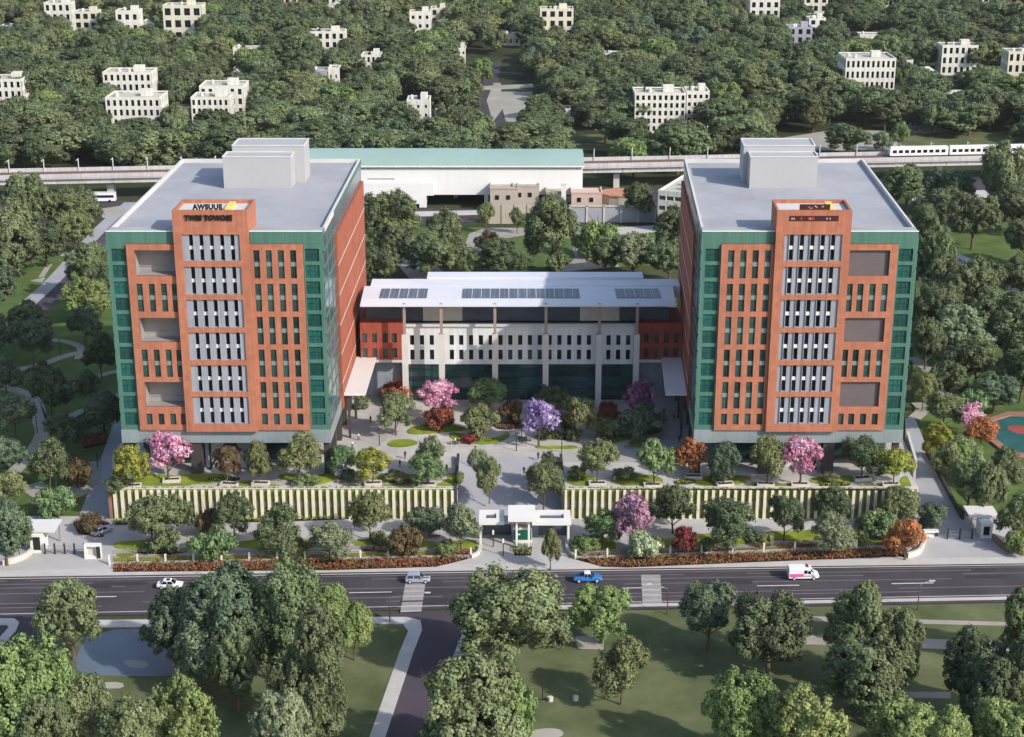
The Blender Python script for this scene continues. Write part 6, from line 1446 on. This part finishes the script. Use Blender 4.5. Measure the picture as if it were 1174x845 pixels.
 ('broad', 'leaf_mid', 1086, 1132, 528, 588, 0, 'large green tree left behind the right kiosk'),
 ('broad', 'leaf_mid', 1112, 1150, 530, 594, 0, 'large green tree above the right kiosk roof'),
 ('small', 'leaf_dark', 1130, 1172, 516, 566, 0, 'dark tree with reddish tips below the playground'),
 ('small', 'leaf_mid', 1140, 1184, 568, 628, 0, 'green tree right of the right kiosk'),
 ('bush', 'leaf_lime', 1150, 1186, 606, 634, 0, 'lime green shrub at the right edge above the road', 'shrub'),
 ('broad', 'leaf_mid', 946, 996, 143, 178, 0, 'round tree standing alone on the pale paved ground behind the right tower'),
 ('small', 'leaf_lime', 1018, 1042, 140, 174, 0, 'thin yellowish tree at the edge of the paved ground behind the right tower'),
 ('small', 'leaf_grey', 1000, 1022, 152, 176, 0, 'small grey tree on the paved ground left of the thin yellowish one'),
 ('broad', 'leaf_olive', 918, 946, 118, 152, 0, 'rust tinted olive tree at the back of the paved ground'),
 ('broad', 'leaf_mid', 672, 716, 122, 164, 0, 'rounded green tree at the edge of the lawn beyond the station'),
 ('broad', 'leaf_dark', 722, 760, 150, 186, 0, 'dark green tree between the viaduct and the five storey white block'),
 ('broad', 'leaf_lime', 540, 566, 66, 98, 0, 'light green tree standing alone in the valley clearing'),
 ('broad', 'leaf_dark', 508, 548, 122, 172, 0, 'dark tall tree beside the valley road behind the station'),
 # foreground
 ('broad', 'leaf_mid', 51, 119, 670, 757, 0, 'leafy green tree on the park corner below the road at left'),
 ('broad', 'leaf_lime', -16, 86, 732, 885, 0, 'large light green tree at the bottom left corner'),
 ('broad', 'leaf_mid', 62, 128, 775, 880, 0, 'green tree at the bottom between the corner tree and the next'),
 ('broad', 'leaf_mid', 122, 200, 795, 905, 0, 'green tree cut by the bottom edge below the bluish patch'),
 ('broad', 'leaf_lime', 178, 250, 782, 895, 0, 'light green tree cut by the bottom edge right of the bluish patch'),
 ('broad', 'leaf_teal', 167, 240, 680, 772, 0, 'rounded grey green tree right of the bluish patch touching the road'),
 ('broad', 'leaf_teal', 222, 318, 650, 782, 0, 'huge grey green tree covering the road at lower left'),
 ('small', 'leaf_grey', 203, 264, 726, 800, 0, 'pale loose tree in front of the rounded grey green one'),
 ('tall', 'leaf_mid', 296, 372, 640, 790, 0, 'tall green tree with top reaching the far kerb'),
 ('broad', 'leaf_mid', 318, 402, 700, 852, 0, 'large green tree in the park left of the side road'),
 ('broad', 'leaf_lime', 360, 410, 672, 772, 0, 'light green tree behind the small one near the side road corner'),
 ('small', 'leaf_lime', 386, 427, 694, 757, 0, 'small light green tree with slim trunk near the side road corner'),
 ('broad', 'leaf_grey', 296, 352, 790, 905, 0, 'grey green tree at the bottom edge left of the side road'),
 ('broad', 'leaf_mid', 240, 306, 715, 815, 0, 'shaded green tree in the middle of the lower left group'),
 ('broad', 'leaf_mid', 524, 641, 651, 778, 0, 'big dense green tree right of the side road'),
 ('broad', 'leaf_mid', 484, 602, 762, 905, 0, 'big tree with bare pale twigs at the bottom beside the side road'),
 ('broad', 'leaf_lime', 657, 721, 672, 738, 0, 'yellow green round tree on the park lawn above the pale patch'),
 ('small', 'leaf_olive', 682, 742, 736, 808, 0, 'olive tree standing alone in the middle of the near lawn'),
 ('tall', 'leaf_teal', 783, 839, 666, 746, 0, 'blue green tree at the park edge left of the dark pair'),
 ('broad', 'leaf_dark', 834, 926, 684, 774, 0, 'wide dark green tree at the park edge below the ambulance'),
 ('broad', 'leaf_lime', 808, 884, 768, 880, 0, 'light green tree at the bottom edge, left of the pair'),
 ('broad', 'leaf_lime', 876, 968, 788, 900, 0, 'light green tree at the bottom edge, right of the pair'),
 ('broad', 'leaf_mid', 944, 1018, 682, 782, 0, 'tall dense green tree at the park edge right of the wide dark one'),
 ('broad', 'leaf_olive', 968, 1008, 668, 735, 0, 'small green tree top rising onto the road lines'),
 ('broad', 'leaf_mid', 950, 1046, 738, 834, 0, 'dense green tree with slim trunk right of the light pair'),
 ('broad', 'leaf_lime', 996, 1078, 806, 900, 0, 'light green tree at the bottom edge right of the slim trunk'),
 ('broad', 'leaf_dark', 1082, 1150, 720, 822, 0, 'dark green tree at lower right beside the pale paths'),
 ('broad', 'leaf_mid', 1128, 1206, 716, 840, 0, 'large green tree cut by the right edge at lower right'),
 ('broad', 'leaf_mid', 1142, 1196, 676, 765, 0, 'green tree at the right edge beside the road kerb'),
 ('broad', 'leaf_lime', 1110, 1200, 806, 900, 0, 'light green tree in the bottom right corner'),
 ('broad', 'leaf_mid', -30, 40, 690, 800, 0, 'green tree at the left edge behind the bottom left corner tree') if False else ('broad', 'leaf_mid', 20, 92, 790, 900, 0, 'mid green tree at the bottom edge between the corner tree and the next'),
 ('broad', 'leaf_mid', 340, 400, 770, 880, 0, 'mid green tree at the bottom edge under the large park tree'),
 ('broad', 'leaf_mid', 548, 628, 690, 770, 0, 'lower green crown merging with the big dense tree by the side road') if False else ('broad', 'leaf_lime', 556, 612, 770, 880, 0, 'yellowish green tree at the bottom edge beside the twiggy big one'),
 ('broad', 'leaf_mid', 1000, 1052, 700, 800, 0, 'mid green tree merging with the dense one with slim trunk'),
 ('broad', 'leaf_dark', 1094, 1172, 752, 860, 0, 'dark green tree filling the lower right clump'),
 ('broad', 'leaf_lime', 1048, 1110, 815, 910, 0, 'light green tree low at the bottom edge left of the corner clump'),
 ('broad', 'leaf_dark', 0, 48, 262, 318, 0, 'dark tree behind the huge spreading one at the left edge'),
 ('broad', 'leaf_dark', 30, 78, 255, 306, 0, 'dark tree in the shade between the round and the huge spreading tree'),
 ('broad', 'leaf_dark', 96, 138, 300, 362, 0, 'dark tree close to the left tower beside the pale path'),
 ('broad', 'leaf_mid', 1040, 1082, 232, 300, 0, 'mid green tree peeping out behind the right tower roof edge'),
 ('broad', 'leaf_dark', 1052, 1104, 214, 268, 0, 'dark tree left of the lone rounded tree at right'),
 ('broad', 'leaf_dark', 1146, 1196, 292, 352, 0, 'dark tree at the right edge above the pale path end'),
 ('broad', 'leaf_mid', 1056, 1104, 296, 362, 0, 'mid green tree in the wood left of the large spreading one'),
 ('broad', 'leaf_dark', 1040, 1080, 362, 424, 0, 'dark tree in the shade of the right tower above the winding path'),
 ('broad', 'leaf_dark', 1092, 1146, 346, 404, 0, 'dark tree between the grey green round one and the edge tree'),
 ('broad', 'leaf_mid', 1148, 1200, 366, 428, 0, 'mid green tree at the right edge in the lower wood'),
 ('broad', 'leaf_dark', 1064, 1104, 416, 462, 0, 'dark tree behind the bright green rounded shrub'),
 ('broad', 'leaf_mid', 672, 716, 272, 316, 0, 'mid green tree behind the white roof left of the grey green one'),
 ('broad', 'leaf_dark', 750, 796, 236, 300, 0, 'dark tree below the white office beside the right tower'),
 ('broad', 'leaf_mid', 418, 452, 286, 330, 0, 'mid green tree touching the left end of the white roof'),
]
for t in TREES:
    sh, lf, u0, u1, vt, vb, z, lab = t[:8]
    cat = t[8] if len(t) > 8 else 'tree'
    nm = 'shrub' if cat == 'shrub' else 'flowering_tree' if sh == 'bloom' else 'tree'
    if nm == 'flowering_tree': cat = 'flowering tree'
    gname = None
    plant_px(sh, lf, u0, u1, vt, vb, z, lab, cat=cat, name=nm)
# ------------------------------------------------------------------ the wood behind the railway
rg = random.Random(21)
def free(u, v, y):
    for a, b, vt, vb in FB:
        if a - 5 < u < b + 5 and vt + (vb - vt) * .45 < v < vb + 12: return False
    for a, b, c, d in ((540, 606, 72, 168), (545, 572, 72, 205), (640, 712, 150, 205), (886, 1044, 150, 205), (1044, 1190, 156, 205), (728, 812, 140, 170), (455, 500, 118, 165), (1086, 1120, 112, 136), (525, 550, 60, 90)):
        if a < u < b and c < v < d: return rg.random() < .03
    return True
pts = []
Y = 604.0
row = 0
while Y < 1420:
    sp = 15.5
    half = Y * .345 + 30
    x = -half + rg.uniform(0, sp)
    r = []
    while x < half:
        px, py = x + rg.uniform(-4, 4), Y + rg.uniform(-4.5, 4.5)
        if py > vy(px) + 12:
            u, v = proj(px, py, 0)
            gap = math.sin(px * .031 + 1.3) * math.sin(py * .037 + px * .011) + .45 * math.sin(px * .083 - py * .06)
            if -50 < u < 1224 and free(u, v, py) and (gap < .82 or rg.random() < .15): r.append((px, py, u, v))
        x += sp
    pts.append(sorted(r)); Y += sp * .86; row += 1
marks = [(155, 'wide white block'), (250, 'white corner block'), (20, 'stepped edge block'), (755, 'five storey block'), (995, 'shaded white block'), (480, 'valley road houses'), (575, 'valley clearing'), (370, 'grey windowless house'), (1102, 'hipped pavilion'), (1160, 'cream edge block'), (920, 'paved clearing'), (670, 'station lawn'), (70, 'small red house'), (850, 'right tower roof')]
shades = [('leaf_dark', 'dark green'), ('leaf_mid', 'mid green'), ('leaf_olive', 'olive green'), ('leaf_lime', 'light green'), ('leaf_teal', 'bluish green')]
wts = [46, 40, 7, 4, 3]
ordn = ['first', 'second', 'third', 'fourth', 'fifth', 'sixth', 'seventh', 'eighth', 'ninth', 'tenth', 'eleventh', 'twelfth']
n_ind = 0; rest = []; wood = {}
for k, r in enumerate(pts):
    for i, (x, y, u, v) in enumerate(r):
        w = rg.uniform(16, 23) if rg.random() < .6 else rg.uniform(10, 16); h = rg.uniform(11, 16) * (w / 16) ** .5
        if n_ind < 230 and k < 12:
            lf, nm = rg.choices(shades, wts)[0]
            mk = min(marks, key=lambda m: abs(m[0] - u)); rel = 'left of' if u < mk[0] - 12 else 'right of' if u > mk[0] + 12 else 'in line with'
            o = plant('wood', lf, (x, y, 0), w, h, 'x', name='woodland_tree', group='trees of the wood beyond the railway')
            wood.setdefault((nm, rel, mk[1], ordn[k]), []).append(o)
            n_ind += 1
        else: rest.append((x, y, w, h, rg.choices(range(5), wts)[0]))
for (nm, rel, mk, od), os_ in wood.items():
    for i, o in enumerate(os_):
        which = '' if len(os_) == 1 else ['leftmost ', 'second ', 'third ', 'fourth ', 'fifth ', 'sixth ', 'seventh ', 'eighth ', 'ninth ', 'tenth ', 'eleventh ', 'twelfth '][min(i, 11)]
        o['label'] = '%s%s tree %s the %s, %s row behind railway' % (which, nm, rel, mk, od)
# the far wood reads as one mass: one object, trees instanced on its points
src = []
for ci, (lf, _) in enumerate(shades):
    for var in range(2):
        tm, cm, R_, top_ = PROTO[('wood', (ci + var * 2) % 4)]
        me = cm.copy(); me.materials.clear(); me.materials.append(M[lf])
        o = bpy.data.objects.new('woodland_crown', me); src.append(o)      # never linked: only a source for the instances
me = bpy.data.meshes.new('far_wood'); me.from_pydata([(p[0], p[1], 0) for p in rest], [], [])
A_ = me.attributes
for nm, ty, val in (('idx', 'INT', [p[4] * 2 + rg.randint(0, 1) for p in rest]), ('rot', 'FLOAT', [rg.uniform(0, 6.28) for _ in rest]), ('sxy', 'FLOAT', [p[2] / 13.1 for p in rest]), ('sz', 'FLOAT', [p[3] / 13.6 for p in rest])):
    a = A_.new(nm, ty, 'POINT'); a.data.foreach_set('value', val)
fw_ = bpy.data.objects.new('far_woodland', me); COL.objects.link(fw_); tag(fw_, 'far wood of green trees filling the land to the top of the photograph', 'woodland', kind='stuff')
ng = bpy.data.node_groups.new('scatter', 'GeometryNodeTree')
ng.interface.new_socket('Geometry', in_out='INPUT', socket_type='NodeSocketGeometry'); ng.interface.new_socket('Geometry', in_out='OUTPUT', socket_type='NodeSocketGeometry')
N, LK = ng.nodes, ng.links
gi, go = N.new('NodeGroupInput'), N.new('NodeGroupOutput')
iop = N.new('GeometryNodeInstanceOnPoints'); LK.new(gi.outputs[0], iop.inputs['Points'])
gti = N.new('GeometryNodeGeometryToInstance')
for o in reversed(src):
    oi = N.new('GeometryNodeObjectInfo'); oi.inputs['Object'].default_value = o; LK.new(oi.outputs['Geometry'], gti.inputs[0])
LK.new(gti.outputs[0], iop.inputs['Instance']); iop.inputs['Pick Instance'].default_value = True
def attr(nm, ty):
    n = N.new('GeometryNodeInputNamedAttribute'); n.data_type = ty; n.inputs['Name'].default_value = nm; return n.outputs['Attribute']
LK.new(attr('idx', 'INT'), iop.inputs['Instance Index'])
cr = N.new('ShaderNodeCombineXYZ'); LK.new(attr('rot', 'FLOAT'), cr.inputs[2]); e2r = N.new('FunctionNodeEulerToRotation'); LK.new(cr.outputs[0], e2r.inputs[0]); LK.new(e2r.outputs[0], iop.inputs['Rotation'])
cs = N.new('ShaderNodeCombineXYZ'); sx_ = attr('sxy', 'FLOAT'); LK.new(sx_, cs.inputs[0]); LK.new(sx_, cs.inputs[1]); LK.new(attr('sz', 'FLOAT'), cs.inputs[2]); LK.new(cs.outputs[0], iop.inputs['Scale'])
LK.new(iop.outputs[0], go.inputs[0])
fw_.modifiers.new('scatter', 'NODES').node_group = ng

# ------------------------------------------------------------------ thin haze over the whole place
mb = MB(); mb.box(-1490, 1490, -60, 2590, -1.3, 140)
hm = bpy.data.materials.new('haze_air'); hm.use_nodes = True; hn = hm.node_tree
for n in list(hn.nodes):
    if n.type != 'OUTPUT_MATERIAL': hn.nodes.remove(n)
pv = hn.nodes.new('ShaderNodeVolumePrincipled'); pv.inputs['Color'].default_value = (.9, .93, .95, 1); pv.inputs['Density'].default_value = 0.00002
hn.links.new(pv.outputs[0], hn.nodes['Material Output'].inputs['Volume'])
hz = mb.build('haze', hm); hz['kind'] = 'stuff'
# ------------------------------------------------------------------ light, sky, camera
EL = math.radians(34)
sv = Vector((.80 * math.cos(EL), -.60 * math.cos(EL), math.sin(EL)))
sun = bpy.data.lights.new('sun', 'SUN'); sun.energy = 3.2; sun.angle = math.radians(.9); sun.color = (1, .95, .88)
so = bpy.data.objects.new('sun', sun); COL.objects.link(so); so.rotation_euler = sv.to_track_quat('Z', 'Y').to_euler(); so.location = (200, 0, 300)
wd = bpy.data.worlds.new('World'); SC.world = wd; wd.use_nodes = True
nt = wd.node_tree; bg = nt.nodes['Background']; sky = nt.nodes.new('ShaderNodeTexSky'); sky.sky_type = 'NISHITA'; sky.sun_disc = False
sky.sun_elevation = EL; sky.sun_rotation = math.atan2(sv.x, sv.y); sky.air_density = 1.0; sky.dust_density = 1.5
nt.links.new(sky.outputs[0], bg.inputs[0]); bg.inputs[1].default_value = 0.15
cam = bpy.data.cameras.new('camera'); co = bpy.data.objects.new('camera', cam); COL.objects.link(co)
co.location = (0, 0, HC); co.rotation_euler = (math.pi / 2 - TH, 0, 0); cam.sensor_width = 36; cam.lens = F / 1174 * 36; cam.clip_start = 1; cam.clip_end = 6000
SC.camera = co
SC.view_settings.view_transform = 'Standard'; SC.view_settings.look = 'None'; SC.view_settings.exposure = 0.75; SC.view_settings.gamma = 1.0
SC.render.engine = 'CYCLES'; SC.cycles.max_bounces = 6; SC.cycles.diffuse_bounces = 3; SC.cycles.glossy_bounces = 3; SC.cycles.transmission_bounces = 3
SC.cycles.use_denoising = True; SC.cycles.adaptive_threshold = 0.02
